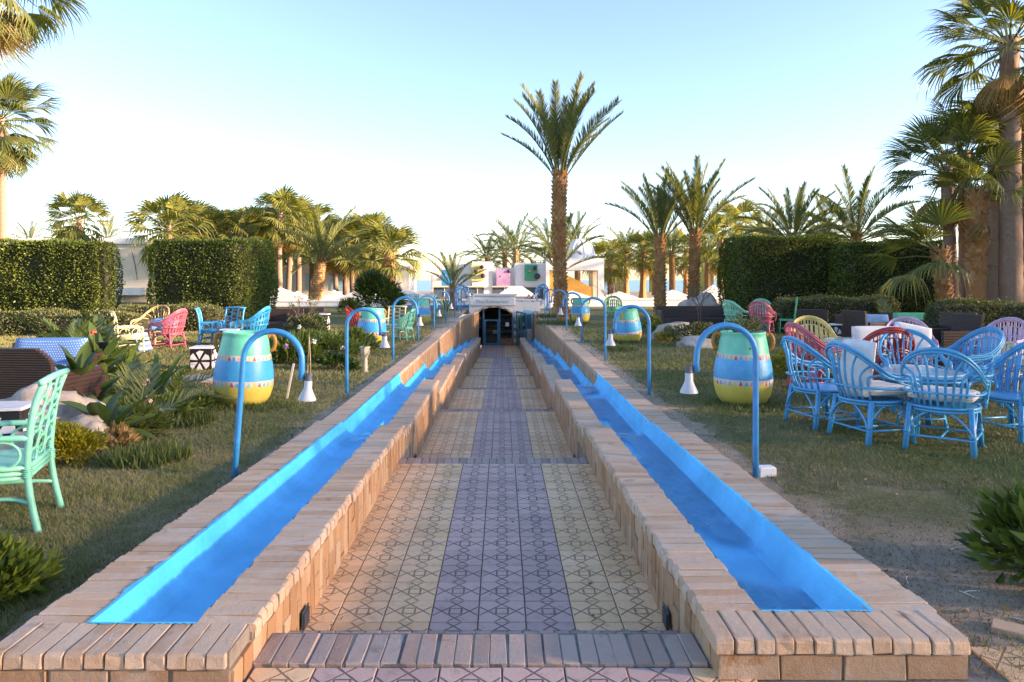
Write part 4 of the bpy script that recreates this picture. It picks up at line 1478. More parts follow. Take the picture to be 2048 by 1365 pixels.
palm('fan', 'low fan palm with shaggy trunk leaning over the right hedge', gx(1893, 21.5), 21.5, gz(500, 21.5) + .1, 0.20, 0.22, 'boot', 0, (-0.18, 0), 13, 1.05, (-22, 70), 12, az_bias=PI)
palm('fan', 'fan palm with trunk half behind the tallest trunk at the right', gx(1992, 25), 25, gz(300, 25) + .1, 0.3, 0.25, 'smooth', 0, (0, 0), 18, 1.05, (-15, 75), 13, dry=3)
palm('fan', 'fan palm with reddish trunk at the extreme right of the photo', gx(2052, 23), 23, gz(250, 23) + .1, 0.26, 0.24, 'smooth', 0, (0, 0), 20, 1.1, (-15, 75), 14, dry=4)
palm('fan', 'small shaggy fan palm in the gap between the right trunks', gx(1985, 26), 26, gz(540, 26) + .1, 0.25, 0.25, 'boot', 0, (0, 0), 16, 0.9, (-20, 70), 15)
# left: tall palms at the edge
palm('fan', 'very tall fan palm at the upper left corner, only drooping fronds in view', gx(-70, 25), 25, gz(-55, 25) + .1, 0.22, 0.18, 'smooth', 0.0, (1.10, 0), 34, 1.35, (-60, 75), 16, dry=4)
palm('fan', 'tall fan palm with slim sunlit trunk at the left end', gx(6, 38), 38, gz(232, 38) + .1, 0.22, 0.17, 'smooth', 0, (-0.1, 0), 44, 1.5, (-65, 75), 17, dry=6)
gl = 'sunlit fan palms beyond the left hedges'
fl = [(165, 52, 435, 1.35, 'round headed fan palm standing alone above the first left hedge'),
      (338, 46, 452, 1.45, 'fan palm with fiery dry skirt rising behind the second left hedge'),
      (388, 50, 455, 1.35, 'fan palm beside the fiery one, its crown golden and drooping'),
      (432, 54, 462, 1.3, 'golden fan palm behind the middle of the second left hedge'),
      (478, 50, 470, 1.25, 'blue green fan palm low over the corner of the second left hedge'),
      (512, 56, 455, 1.35, 'fan palm just left of the three slim sunlit trunks'),
      (560, 50, 425, 1.25, 'tallest of the three slim trunked fan palms beyond the left wall'),
      (576, 54, 440, 1.2, 'middle one of the three slim trunked fan palms beyond the left wall'),
      (597, 52, 450, 1.2, 'slim sunlit fan palm with crown merging into the slanted date palm'),
      (690, 62, 500, 1.25, 'distant fan palm right of the slanted date palm, second row'),
      (722, 66, 490, 1.4, 'distant fan palm behind the dark leafy bush'),
      (745, 70, 485, 1.4, 'distant dark fan palm beside the broad palm near the sea gap'),
      (655, 68, 505, 1.3, 'distant fan palm directly behind the slanted date palm'),
      (540, 64, 480, 1.3, 'distant fan palm seen between hedge and slim trunks'),
      (360, 58, 470, 1.4, 'golden fan palm between the fiery palm and its drooping neighbour'),
      (410, 62, 468, 1.4, 'golden fan palm, back row, over the middle of the second left hedge'),
      (455, 58, 462, 1.4, 'golden fan palm with wide crown over the right half of the second left hedge'),
      (495, 66, 470, 1.4, 'back row fan palm over the sunlit hedge corner'),
      (530, 60, 465, 1.35, 'fan palm with crown low between the three slim trunks and the hedge'),
      (622, 60, 452, 1.4, 'fan palm whose crown tops the slanted date palm'),
      (672, 58, 480, 1.35, 'fan palm right behind the slanted date palm crown'),
      (705, 60, 478, 1.4, 'golden fan palm midway between slanted date palm and broad palm'),
      (735, 58, 470, 1.4, 'fan palm touching the left side of the broad palm crown'),
      (760, 64, 490, 1.4, 'low fan palm directly behind the dark glossy bush'),
      (640, 76, 510, 1.4, 'small far fan palm under the slanted date palm crown')]
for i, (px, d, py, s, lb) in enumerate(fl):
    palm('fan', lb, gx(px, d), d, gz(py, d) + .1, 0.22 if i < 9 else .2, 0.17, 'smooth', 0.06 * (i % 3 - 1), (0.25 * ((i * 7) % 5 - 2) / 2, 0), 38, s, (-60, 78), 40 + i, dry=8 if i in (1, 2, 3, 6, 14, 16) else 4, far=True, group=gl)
palm('date', 'stout date palm with slanted rough trunk lit orange by the sun', gx(628, 46), 46, gz(515, 46) + .1, 0.42, 0.30, 'boot', 0, (0.55, 0), 34, 1.15, (15, 84), 60, far=True)
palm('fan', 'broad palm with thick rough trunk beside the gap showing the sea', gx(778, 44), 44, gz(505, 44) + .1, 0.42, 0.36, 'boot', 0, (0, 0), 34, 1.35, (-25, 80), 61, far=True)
gb = 'hazy date palms behind the pool building'
for i, (px, d, py, s, lb) in enumerate(((975, 68, 515, 1.0, 'distant date palm above the yellow climbing panel'), (1032, 64, 500, 1.15, 'full round date palm above the pink climbing panel'),
                                        (1010, 72, 505, 1.0, 'distant date palm overlapping the full round one'), (1100, 70, 490, 1.15, 'distant date palm between the green panel and the dome'),
                                        (1155, 66, 488, 1.0, 'distant date palm whose tips show behind the dome'))):
    palm('date', lb, gx(px, d), d, gz(py, d) + .1, 0.3, 0.25, 'far', 0, (0, 0), 26, s, (-10, 80), 70 + i, far=True, group=gb)
gr_ = 'shaded palms beyond the right wall'
rl_ = [('fan', 1222, 60, 520, 1.2, 'shaded fan palm just right of the domed pavilion'), ('date', 1252, 68, 505, 1.0, 'shaded palm second from the pavilion beyond the long wall'),
       ('fan', 1285, 64, 500, 1.25, 'shaded palm just left of the pair of date palm trunks'), ('date', 1345, 62, 505, 1.0, 'shaded date palm between the pair of date palm trunks'),
       ('date', 1415, 58, 510, 1.0, 'shaded date palm just right of the brighter tufted crown'), ('fan', 1440, 50, 480, 1.3, 'dark fan palm with golden skirt left of the right hedge'),
       ('fan', 1478, 54, 450, 1.4, 'tall dark fan palm behind the left end of the right hedge'), ('fan', 1372, 70, 500, 1.3, 'far shaded fan palm glimpsed between the two date palms'),
       ('fan', 1200, 74, 520, 1.2, 'far shaded fan palm touching the right edge of the dome'), ('fan', 1310, 76, 505, 1.3, 'far shaded fan palm behind the windswept date palm'),
       ('date', 1530, 60, 470, 1.0, 'far palm rising over the left part of the right hedge'), ('date', 1650, 56, 465, 1.0, 'palm between the two crowns over the right hedge')]
for i, (kd, px, d, py, s, lb) in enumerate(rl_):
    palm(kd, lb, gx(px, d), d, gz(py, d) + .1, 0.28, 0.22, 'far', 0, (0.1 * (i % 3 - 1), 0), 28, s, (-40 if kd == 'fan' else -5, 78), 80 + i, dry=6 if i == 5 else 2 if kd == 'fan' else 0, far=True, group=gr_)
lw_ = [(60, 78, 485, 'distant date palm tips above the long roof at the far left'), (135, 80, 478, 'distant date palm above the first left hedge, left of the lone palm'), (215, 82, 475, 'distant date palm above the first left hedge, right of the lone palm')]
for i, (px, d, py, lb) in enumerate(lw_):
    palm('date', lb, gx(px, d), d, gz(py, d) + .1, 0.3, 0.25, 'far', 0, (0, 0), 22, .9, (0, 80), 110 + i, far=True)

# far-off grove that reads as one mass, beyond the named palms
gp = []
for k in range(70):
    px = random.choice((random.uniform(640, 760), random.uniform(1205, 1480), random.uniform(420, 640)))
    d = random.uniform(80, 100)
    gp.append((gx(px, d), d, random.uniform(3.0, 5.4)))
V, Fq = [], []
for (x, y, h) in gp:
    for k in range(26):
        az, e = random.uniform(0, 2 * PI), random.uniform(-.5, 1.2)
        Lk = random.uniform(1.6, 2.6)
        c0 = Vector((x, y, h))
        dr_ = Vector((math.cos(az) * math.cos(e), math.sin(az) * math.cos(e), math.sin(e)))
        sd_ = dr_.cross(Vector((0, 0, 1))).normalized() * random.uniform(.12, .28)
        ribbon(V, Fq, c0, c0 + dr_ * Lk + Vector((0, 0, -.5)), sd_, mid=c0 + dr_ * Lk * .6)
    for k in range(4):
        n = len(V)
        a = .22
        V += [Vector((x - a, y + k * .1, -.1)), Vector((x + a, y + k * .1, -.1)), Vector((x + a * .8, y + k * .1, h)), Vector((x - a * .8, y + k * .1, h))]
        Fq += [(n, n + 1, n + 2, n + 3)]
o = link_mesh('distant_palm_grove', fast_mesh('distant_palm_grove', [tuple(v) for v in V], Fq, MT['date']))
tag(o, kind='stuff')

# ---------------------------------------------------------------- hedges
def hedge(name, label, cx, cy, L, W, H, rz, dens=520, leaf=0.095, mat='hedge', group=None, round_=0.25, z0=-0.1, bulge=0.08):
    """clipped hedge: dark woody core and a skin of leaves on every visible face"""
    root = thing(name, label, 'hedge', (cx, cy, z0), rz, group)
    def surf(u, v, f):
        pass
    n_f = int(dens * (L * H * 2 + W * H * 2 + L * W))
    A = np.array([L * H, L * H, W * H, W * H, L * W])
    f = rng.choice(5, n_f, p=A / A.sum())
    u, v = rng.uniform(-1, 1, n_f), rng.uniform(-1, 1, n_f)
    p = np.zeros((n_f, 3))
    nrm = np.zeros((n_f, 3))
    hl, hw = L / 2, W / 2
    for k, (ax, sg) in enumerate(((1, -1), (1, 1), (0, -1), (0, 1), (2, 1))):
        q = f == k
        if ax == 1: p[q] = np.stack([u[q] * hl, np.full(q.sum(), sg * hw), (v[q] * .5 + .5) * H], 1)
        if ax == 0: p[q] = np.stack([np.full(q.sum(), sg * hl), u[q] * hw, (v[q] * .5 + .5) * H], 1)
        if ax == 2: p[q] = np.stack([u[q] * hl, v[q] * hw, np.full(q.sum(), H)], 1)
        nrm[q, ax] = sg
    # round the corners: pull points towards a superellipse
    ex = 7.0
    k_ = (np.abs(p[:, 0] / hl) ** ex + np.abs(p[:, 1] / hw) ** ex) ** (-1 / ex)
    k_ = np.minimum(k_, 1.0)
    p[:, :2] *= k_[:, None]
    zz = p[:, 2] / H
    edge = np.maximum(np.abs(p[:, 0] / hl), np.abs(p[:, 1] / hw))
    p[:, 2] -= np.where(f == 4, round_ * np.clip((edge - .9) / .1, 0, 1) ** 2 * .5, 0)
    sh = 1 + bulge * np.sin(zz * PI * .9) - 0.06 * np.clip((zz - .9) / .1, 0, 1)
    p[:, :2] *= np.clip(sh, .8, 1.2)[:, None] ** np.where(f == 4, 0, 1)[:, None]
    wob = np.array([noise.noise((a * 1.1 + cx, b * 1.1 + cy, c * 1.1)) for a, b, c in p[::1]]) if n_f < 60000 else np.zeros(n_f)
    p += nrm * (wob * .15)[:, None]
    keep = (wob > -.30) | (rng.uniform(0, 1, n_f) < .45)
    stray = rng.uniform(0, 1, n_f) < .035
    p += nrm * (stray * rng.uniform(0, .13, n_f))[:, None]
    depth = np.abs(rng.normal(0, leaf * .6, n_f)) - leaf * .4
    p -= nrm * depth[:, None]
    p, nrm = p[keep], nrm[keep]
    me = leaves('foliage', p, nrm + np.array([0, 0, .35]), leaf, leaf * .55, MT[mat], jit=.55)
    link_mesh('foliage', me, root)
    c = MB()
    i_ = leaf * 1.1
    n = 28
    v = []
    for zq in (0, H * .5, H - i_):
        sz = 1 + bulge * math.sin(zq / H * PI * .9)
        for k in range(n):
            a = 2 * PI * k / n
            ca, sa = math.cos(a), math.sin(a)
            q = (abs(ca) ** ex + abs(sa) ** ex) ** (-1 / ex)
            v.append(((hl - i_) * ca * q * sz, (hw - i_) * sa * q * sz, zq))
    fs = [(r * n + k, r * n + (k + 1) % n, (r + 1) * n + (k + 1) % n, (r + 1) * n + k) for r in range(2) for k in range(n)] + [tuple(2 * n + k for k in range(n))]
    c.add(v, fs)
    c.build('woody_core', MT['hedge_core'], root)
    return root

hedge('clipped_hedge', 'tall dark clipped hedge at the far left below the lone round palm', gx(75, 27), 27.55, 5.0, 0.95, gz(484, 27) + .1, R(-4), group='tall clipped hedges')
hedge('clipped_hedge', 'tall clipped hedge with sunlit end face behind the blue ring chairs', gx(400, 27), 28.4, 3.75, 2.8, gz(482, 27) + .1, R(-6), group='tall clipped hedges')
hedge('clipped_hedge', 'tall clipped hedge with rounded end behind the green chairs', gx(1592, 27.5), 28.6, 4.3, 2.4, gz(476, 27.5) + .1, R(8), group='tall clipped hedges')
hedge('clipped_hedge', 'shaded tall clipped hedge between the rounded hedge and the right palm cluster', gx(1815, 25.5), 27.0, 3.5, 2.2, gz(486, 26) + .1, R(-3), group='tall clipped hedges')
gh = 'low clipped hedges bordering the lawn'
hedge('low_hedge', 'low grey green hedge at the left border below the tall far left hedge', gx(100, 20) , 20, 5.2, 1.0, 0.72, R(-2), 900, 0.06, 'lowhedge', gh, .1)
hedge('low_hedge', 'low curved hedge behind the pink and yellow cane chairs', gx(345, 22), 22, 2.8, 0.9, 0.80, R(4), 900, 0.06, 'lowhedge', gh, .1)
hedge('low_hedge', 'low speckled hedge behind the dark wicker tub chairs', gx(1668, 21.5), 21.5, 3.2, 1.1, 1.05, R(-3), 900, 0.065, 'lowhedge', gh, .12)
hedge('low_hedge', 'low speckled hedge at the foot of the right palm cluster', gx(2020, 16.5), 16.8, 2.9, 1.2, 1.10, R(-4), 1000, 0.06, 'lowhedge', gh, .12)

# unseen leaf screen added beyond the right side: shades the garden, passes some sun
NB = 20500
bz = rng.uniform(0, 1, NB) ** 0.95 * 9.0
bp = np.stack([rng.uniform(30.8, 37, NB), rng.uniform(-45, 33, NB), bz + 0.9 * np.sin(rng.uniform(0, 6.28, NB)) * .3], 1)
tag(link_mesh('added_leaf_screen', leaves('added_leaf_screen', bp, rng.normal(0, 1, (NB, 3)), .55, .34, MT['hedge'], jit=.2)), kind='stuff')

# ---------------------------------------------------------------- bushes, plants, rocks
def bush(name, label, x, y, rx_, ry_, h, mat, leaf=0.05, n=1800, cat='bush', group=None, wr_=.5, up=.5, seed=0, z0=-0.06, stems=7, jit=.5):
    root = thing(name, label, cat, (x, y, z0), 0, group)
    rr = random.Random(seed + 500)
    # clumps through the volume
    K = 26
    cl = []
    for k in range(K):
        a, e = rr.uniform(0, 2 * PI), math.asin(rr.uniform(-.1, 1))
        q = rr.uniform(.55, .86)
        cl.append((rx_ * q * math.cos(a) * math.cos(e), ry_ * q * math.sin(a) * math.cos(e), h * (.28 + .62 * q * math.sin(e))))
    cl = np.array(cl)
    idx = rng.integers(0, K, n)
    d = unit(rng.normal(0, 1, (n, 3)))
    rad = np.array([rx_, ry_, h * .6]) * rng.uniform(.24, .36, (n, 1))
    p = cl[idx] + d * rad * rng.uniform(.6, 1, (n, 1))
    p[:, 2] = np.maximum(p[:, 2], 0.02)
    o_ = unit(p - np.array([0, 0, h * .25]))
    link_mesh('foliage', leaves('foliage', p, d * .6 + o_ + np.array([0, 0, up]), leaf, leaf * wr_, MT[mat], jit=jit), root)
    st = MB()
    for k in range(stems):
        c = cl[rr.randrange(K)]
        st.tube([(rr.uniform(-.05, .05), rr.uniform(-.05, .05), 0), (c[0] * .4, c[1] * .4, c[2] * .5), tuple(c)], .012, 5, r2=.004)
    st.build('stems', MT['twig'], root)
    return root

bush('leafy_shrub', 'dense green leafy shrub at the near left corner of the lawn', -2.60, 3.50, .33, .34, .40, 'shrub', .085, 2300, 'shrub', None, .38, .7, 1)
bush('leafy_shrub', 'glossy green leafy shrub at the near right beside the bare sand', 2.92, 3.72, .46, .42, .58, 'shrub', .11, 1900, 'shrub', None, .36, .6, 2)
gy = 'golden bushes in the flower beds'
bush('golden_bush', 'round golden bush in front of the left rock', gx(137, 6.2), 6.2, .30, .28, .42, 'yellow', .045, 4200, 'bush', gy, .35, .6, 3)
bush('golden_bush', 'golden bush beside the right pot, close behind the lamp', gx(1577, 11.6), 11.6, .36, .34, .52, 'yellow', .05, 2400, 'bush', gy, .5, .5, 4)
bush('golden_bush', 'small golden bush in front of the pale rocks by the far right pot', gx(1325, 18.5), 18.5, .32, .3, .34, 'yellow', .05, 1200, 'bush', gy, .5, .5, 5)
bush('golden_bush', 'small golden bush on the lawn below the blue ring chairs', gx(410, 15.2), 15.2, .22, .2, .27, 'yellow', .045, 900, 'bush', gy, .5, .5, 6)
bush('golden_bush', 'low golden bush in front of the blue mosaic table', gx(462, 15.6), 15.6, .30, .2, .24, 'yellow', .045, 900, 'bush', gy, .5, .5, 7)
bush('golden_bush', 'golden green bush among the palm leaves of the left bed', gx(268, 9.6), 9.6, .30, .25, .36, 'yellow', .045, 1500, 'bush', gy, .5, .5, 8)
bush('green_bush', 'tall dark glossy bush before the white wall near the left lamps', gx(757, 33), 33, 1.10, .9, 2.2, 'broad', .28, 4200, 'bush', None, .22, .2, 9)
bush('green_bush', 'round dark bush at the foot of the tall glossy bush', gx(697, 32), 32, .45, .45, .95, 'broad', .10, 1500, 'bush', None, .5, .3, 10)
bush('green_bush', 'rounded green bush right of the tilted far pot', gx(1302, 21), 21, .42, .4, .62, 'shrub', .07, 1300, 'bush', None, .5, .4, 11)
bush('flowering_shrub', 'reddish green flowering shrub between the right pots', gx(1385, 17.5), 17.5, .75, .5, .62, 'lowhedge', .07, 2300, 'shrub', None, .5, .4, 12)
bush('flowering_shrub', 'sprawling flower bed shrub left of the second left lamp', gx(655, 15), 15, .62, .5, .50, 'strap', .16, 1500, 'shrub', None, .22, .5, 13)
bush('flowering_shrub', 'green flower bed shrub behind the near left pot', gx(590, 13.6), 13.6, .60, .45, .58, 'shrub', .11, 2000, 'shrub', None, .35, .5, 14)
bush('flowering_shrub', 'dark purple tinged shrub in the bed between the left lamps', gx(668, 12.6), 12.6, .42, .3, .33, 'broad', .07, 1200, 'shrub', None, .5, .4, 15)
bush('flowering_shrub', 'tall white flowering shrub in front of the dark left sofas', gx(610, 18.5), 18.5, .55, .45, .80, 'lowhedge', .08, 1500, 'shrub', None, .45, .5, 16)
bush('flowering_shrub', 'dark shrub beside the black table left of the glossy bush', gx(628, 20.5), 20.5, .38, .35, .75, 'broad', .07, 1100, 'shrub', None, .5, .5, 17)
bush('flowering_shrub', 'leafy bed shrub left of the rust coloured handle of the near pot', gx(300, 8.2), 8.2, .5, .4, .30, 'shrub', .09, 1500, 'shrub', None, .35, .5, 18)
bush('flowering_shrub', 'low green bed plants along the front of the blue barrel chair', gx(520, 15.5), 15.5, .55, .35, .38, 'shrub', .10, 1200, 'shrub', None, .35, .5, 19)
bush('flowering_shrub', 'green leafy clump at the end of the bed by the third left lamp', gx(715, 16.2), 16.2, .40, .35, .48, 'strap', .18, 800, 'shrub', None, .2, .8, 20)

def strap_plant(name, label, x, y, n, Ln, wd, mat, cat='plant', el=(15, 85), bend=1.0, group=None, seed=0, z0=-0.06, seg=5, hold=0.0):
    """rosette of arching strap leaves, each leaf its own part"""
    rr = random.Random(seed + 900)
    root = thing(name, label, cat, (x, y, z0), 0, group)
    meshes = []
    for q in range(3):
        mb = MB()
        V, Fq = [], []
        px, pz, b = 0, 0, bend * (.7 + .3 * q)
        prev = None
        for i in range(seg + 1):
            t = i / seg
            w_ = wd * math.sin(PI * min(1, .12 + t * .88)) ** .7 * (1 if t < 1 else .05)
            V += [Vector((px, -w_ / 2, pz + .12 * w_)), Vector((px, 0, pz - .12 * w_)), Vector((px, w_ / 2, pz + .12 * w_))]
            a = -b * t ** 1.2
            px += Ln / seg * math.cos(a)
            pz += Ln / seg * math.sin(a)
        for i in range(seg):
            for k in range(2):
                a = i * 3 + k
                Fq.append((a, a + 1, a + 4, a + 3))
        mb.add(V, Fq)
        meshes.append(mb.mesh('leaf', MT[mat], smooth=True))
    for k in range(n):
        t = k / max(1, n - 1)
        e = R(el[0] + (el[1] - el[0]) * t + rr.uniform(-8, 8))
        az = k * 2.39996 + rr.uniform(-.3, .3)
        o = link_mesh('leaf', rr.choice(meshes), root)
        o.location = (math.cos(az) * .03, math.sin(az) * .03, hold * rr.random())
        o.rotation_euler = (Matrix.Rotation(az, 4, 'Z') @ Matrix.Rotation(-e, 4, 'Y') @ Matrix.Rotation(rr.uniform(-.4, .4), 4, 'X')).to_euler()
        s = rr.uniform(.75, 1.15)
        o.scale = (s, s, s)
    return root

def feather_plant(name, label, x, y, n, Ln, el, seed, mat='cycad', cat='plant', nl=30, ll=.30, lw=.014, bend=.8, z0=-.05, group=None, vee=.35):
    rr = random.Random(seed + 700)
    root = thing(name, label, cat, (x, y, z0), 0, group)
    ms = [date_frond(Ln, bend * q, seed * 3 + i, nl=nl, lw=lw * 3 / Ln, ll=ll * 3 / Ln, vee=vee, mat=mat) for i, q in enumerate((.7, 1.0, 1.35))]
    for m in ms: m.name = 'frond'
    for k in range(n):
        t = k / max(1, n - 1)
        e = R(el[0] + (el[1] - el[0]) * t + rr.uniform(-6, 6))
        az = k * 2.39996 + rr.uniform(-.3, .3)
        o = link_mesh('frond', rr.choice(ms), root)
        o.rotation_euler = (Matrix.Rotation(az, 4, 'Z') @ Matrix.Rotation(-e, 4, 'Y') @ Matrix.Rotation(rr.uniform(-.3, .3), 4, 'X')).to_euler()
        s = rr.uniform(.8, 1.1)
        o.scale = (s, s, s)
    return root

feather_plant('cycad', 'large feathery cycad at the back of the left bed before the low hedge', gx(140, 14), 14, 22, 1.25, (15, 75), 1, nl=34, ll=.30)
feather_plant('cycad', 'second feathery cycad beside the large one before the tall left hedge', gx(195, 15.5), 15.5, 16, 1.0, (25, 80), 2, nl=34, ll=.24)
feather_plant('young_palm', 'young feather palm with long thin leaflets in front of the left bed', gx(272, 7.4), 7.4, 7, .95, (20, 60), 3, 'date', nl=20, ll=.30, lw=.010, bend=.9)
feather_plant('young_palm', 'young feather palm with stiff grey leaflets beside the strap leaved lily', gx(335, 8.9), 8.9, 6, .85, (25, 62), 4, 'date', nl=18, ll=.28, lw=.010, bend=.7)
feather_plant('young_palm', 'arching grey feather palm in front of the shaded right hedge', gx(1780, 20), 20, 7, 1.6, (45, 80), 5, 'date', nl=34, ll=.30, lw=.012, bend=1.7)
feather_plant('young_palm', 'small feather palm leaves beside the blue sofa cushion', gx(1850, 19), 19, 5, .8, (30, 60), 6, 'date', nl=22, ll=.2, lw=.010, bend=1.0)
strap_plant('lily_plant', 'light green strap leaved lily left of the near pot', gx(312, 9.6), 9.6, 16, .75, .085, 'strap', el=(15, 80), bend=1.3, seed=1)
strap_plant('lily_plant', 'strap leaved lily in front of the yellow ring back chair', gx(250, 11.5), 11.5, 14, .8, .09, 'strap', el=(15, 80), bend=1.4, seed=2)
strap_plant('philodendron', 'broad leaved plant with big dark leaves beside the left rock', gx(160, 8.0), 8.0, 26, .52, .17, 'broad', el=(5, 80), bend=.7, seed=3, hold=.5)
strap_plant('philodendron', 'broad leaved plant spreading low in front of the left rock', gx(212, 7.0), 7.0, 20, .42, .16, 'broad', el=(0, 70), bend=.8, seed=4, hold=.25)
strap_plant('canna', 'canna with wide paddle leaves and a red flower behind the left bed', gx(200, 10.5), 10.5, 18, .62, .17, 'broad', el=(25, 85), bend=.7, seed=5, hold=.45)
strap_plant('lily_plant', 'strap leaved plant beside the white flowers in the second left bed', gx(700, 17.4), 17.4, 14, .6, .07, 'strap', el=(20, 80), bend=1.2, seed=6)
strap_plant('lily_plant', 'strap leaved plant below the dark shrub in the second left bed', gx(560, 14.6), 14.6, 14, .55, .08, 'strap', el=(20, 80), bend=1.2, seed=7)
strap_plant('lily_plant', 'pale strap leaved plant in front of the hedge by the right palms', gx(1965, 14.6), 14.6, 22, .65, .06, 'strap', el=(15, 80), bend=1.2, seed=8)
strap_plant('lily_plant', 'leafy plant between the yellow chair and the dark tub chair', gx(1640, 13.5), 13.5, 16, .50, .12, 'strap', el=(15, 80), bend=1.0, seed=9)
strap_plant('lily_plant', 'upright strap leaves at the foot of the small palm left of the arch', gx(893, 35.5), 35.5, 12, .9, .08, 'strap', el=(45, 85), bend=.6, seed=10)
bush('fern_bush', 'feathery green low bush between the left rock and the near lamp', gx(235, 7.3), 7.6, .38, .3, .34, 'strap', .15, 700, 'bush', None, .12, .5, 41)
bush('fern_bush', 'loose green clump in front of the strap leaved lily', gx(345, 8.6), 8.7, .40, .3, .26, 'shrub', .10, 900, 'bush', None, .25, .5, 42)
bush('fern_bush', 'leafy green mass below the feathery cycads', gx(180, 12), 12.2, .75, .5, .50, 'shrub', .12, 1700, 'bush', None, .28, .5, 43)
bush('fern_bush', 'dark green mass between the dotted sofa and the cycads', gx(120, 11), 11.2, .5, .4, .45, 'broad', .12, 1100, 'bush', None, .3, .5, 44)
bush('fern_bush', 'reddish brown leaved plant low beside the second rock', gx(205, 6.6), 6.75, .22, .2, .22, 'dry', .10, 260, 'bush', None, .35, .5, 45)
bush('fern_bush', 'pale green leafy mass along the middle of the second left bed', gx(610, 16.5), 16.4, .8, .5, .42, 'strap', .17, 1500, 'bush', None, .22, .5, 46)
feather_plant('young_palm', 'small feather palm spreading before the leafy mass in the left bed', gx(225, 8.8), 8.9, 8, .8, (18, 65), 7, 'date', nl=20, ll=.26, lw=.010, bend=.9)
strap_plant('lily_plant', 'strap leaved plant beside the flat pale stone', gx(350, 10.6), 10.6, 14, .55, .06, 'strap', el=(15, 80), bend=1.3, seed=12)
strap_plant('aloe', 'broad leaved plant left of the first cushion sofa, dark and low', gx(108, 9.0), 9.0, 16, .5, .12, 'broad', el=(10, 75), bend=.8, seed=11)
for i, (px, d, z, mt, lb) in enumerate(((188, 10.2, .80, 'petal_r', 'small red canna flower above the left bed'), (588, 13.0, .40, 'petal_v', 'purple flower cluster beside the wooden stake'), (573, 12.8, .36, 'petal_v', 'purple flower cluster just left of the other one'),
                                    (600, 14.2, .62, 'petal_w', 'round white flower head above the near left lamp'), (628, 13.2, .42, 'petal_w', 'drooping white flower spray right of the stake'), (685, 13.6, .26, 'petal_w', 'single white flower near the pedestal'),
                                    (290, 7.9, .42, 'petal_p', 'pink blossom in front of the strap leaved lily'), (298, 7.7, .26, 'petal_p', 'pale pink blossom low in the left bed'))):
    fw = thing('flower', lb, 'flower', (gx(px, d), d, z), 0)
    m_ = MB()
    rr = random.Random(i)
    for k in range(16):
        a, e = rr.uniform(0, 2 * PI), rr.uniform(-.6, 1.3)
        c = Vector((math.cos(a) * math.cos(e), math.sin(a) * math.cos(e), math.sin(e))) * rr.uniform(.02, .055)
        s1 = Vector((rr.uniform(-1, 1), rr.uniform(-1, 1), rr.uniform(-1, 1))).normalized() * .022
        s2 = s1.cross(c).normalized() * .02
        m_.quad(c - s1, c - s2, c + s1, c + s2)
    m_.build('petals', MT[mt], fw)
    MB().tube([(0, 0, -z - .05), (.02, 0, -z * .5), (0, 0, 0)], .006, 5).build('stem', MT['strap'], fw)

def rock(label, x, y, sx_, sy_, sz_, seed, rz=0, group=None):
    root = thing('rock', label, 'rock', (x, y, -0.08), rz, group)
    bm = bmesh.new()
    bmesh.ops.create_icosphere(bm, subdivisions=4, radius=1)
    for v in bm.verts:
        c = v.co.copy()
        k = 1 + .30 * noise.noise(c * 1.1 + Vector((seed, 0, 0))) + .16 * noise.noise(c * 2.6 + Vector((0, seed, 0))) + .07 * noise.noise(c * 6 + Vector((0, 0, seed)))
        k = k if abs(noise.noise(c * 1.9 + Vector((seed, 3, 0)))) > .05 else k * .94
        v.co = Vector((c.x * k * sx_, c.y * k * sy_, max(-.05, (c.z * k + .45) * sz_)))
    me = bpy.data.meshes.new('rock_body')
    bm.to_mesh(me)
    bm.free()
    me.materials.append(MT['rock'])
    me.polygons.foreach_set('use_smooth', [True] * len(me.polygons))
    o = link_mesh('rock_body', me, root)
    return root
gk = 'garden rocks in the flower beds'
rock('large pale weathered rock behind the mint ring back chair', gx(80, 7.0), 7.0, .52, .34, .42, 1, .2, gk)
rock('lower tan rock beside the broad leaves, right of the large pale rock', gx(160, 6.7), 6.75, .26, .24, .26, 2, .5, gk)
rock('grey pointed rock lying in front of the large pale rock', gx(35, 6.2), 6.2, .30, .2, .22, 3, .1, gk)
rock('flat pale stone slab left of the near left pot', gx(385, 11.2), 11.2, .62, .35, .10, 4, .1, gk)
rock('flat stone behind the near left pot', gx(470, 14.4), 14.4, .5, .3, .14, 8, .1, gk)
rock('pale boulder right of the tilted far pot', gx(1352, 19), 19.2, .62, .4, .34, 5, 0, gk)
rock('small pale rock between the boulder and the right pot', gx(1395, 16.8), 16.8, .45, .35, .22, 6, .3, gk)
rock('pinkish boulder heap at the foot of the pair of date palms', gx(1405, 28), 28, .9, .6, .75, 7, 0, gk)

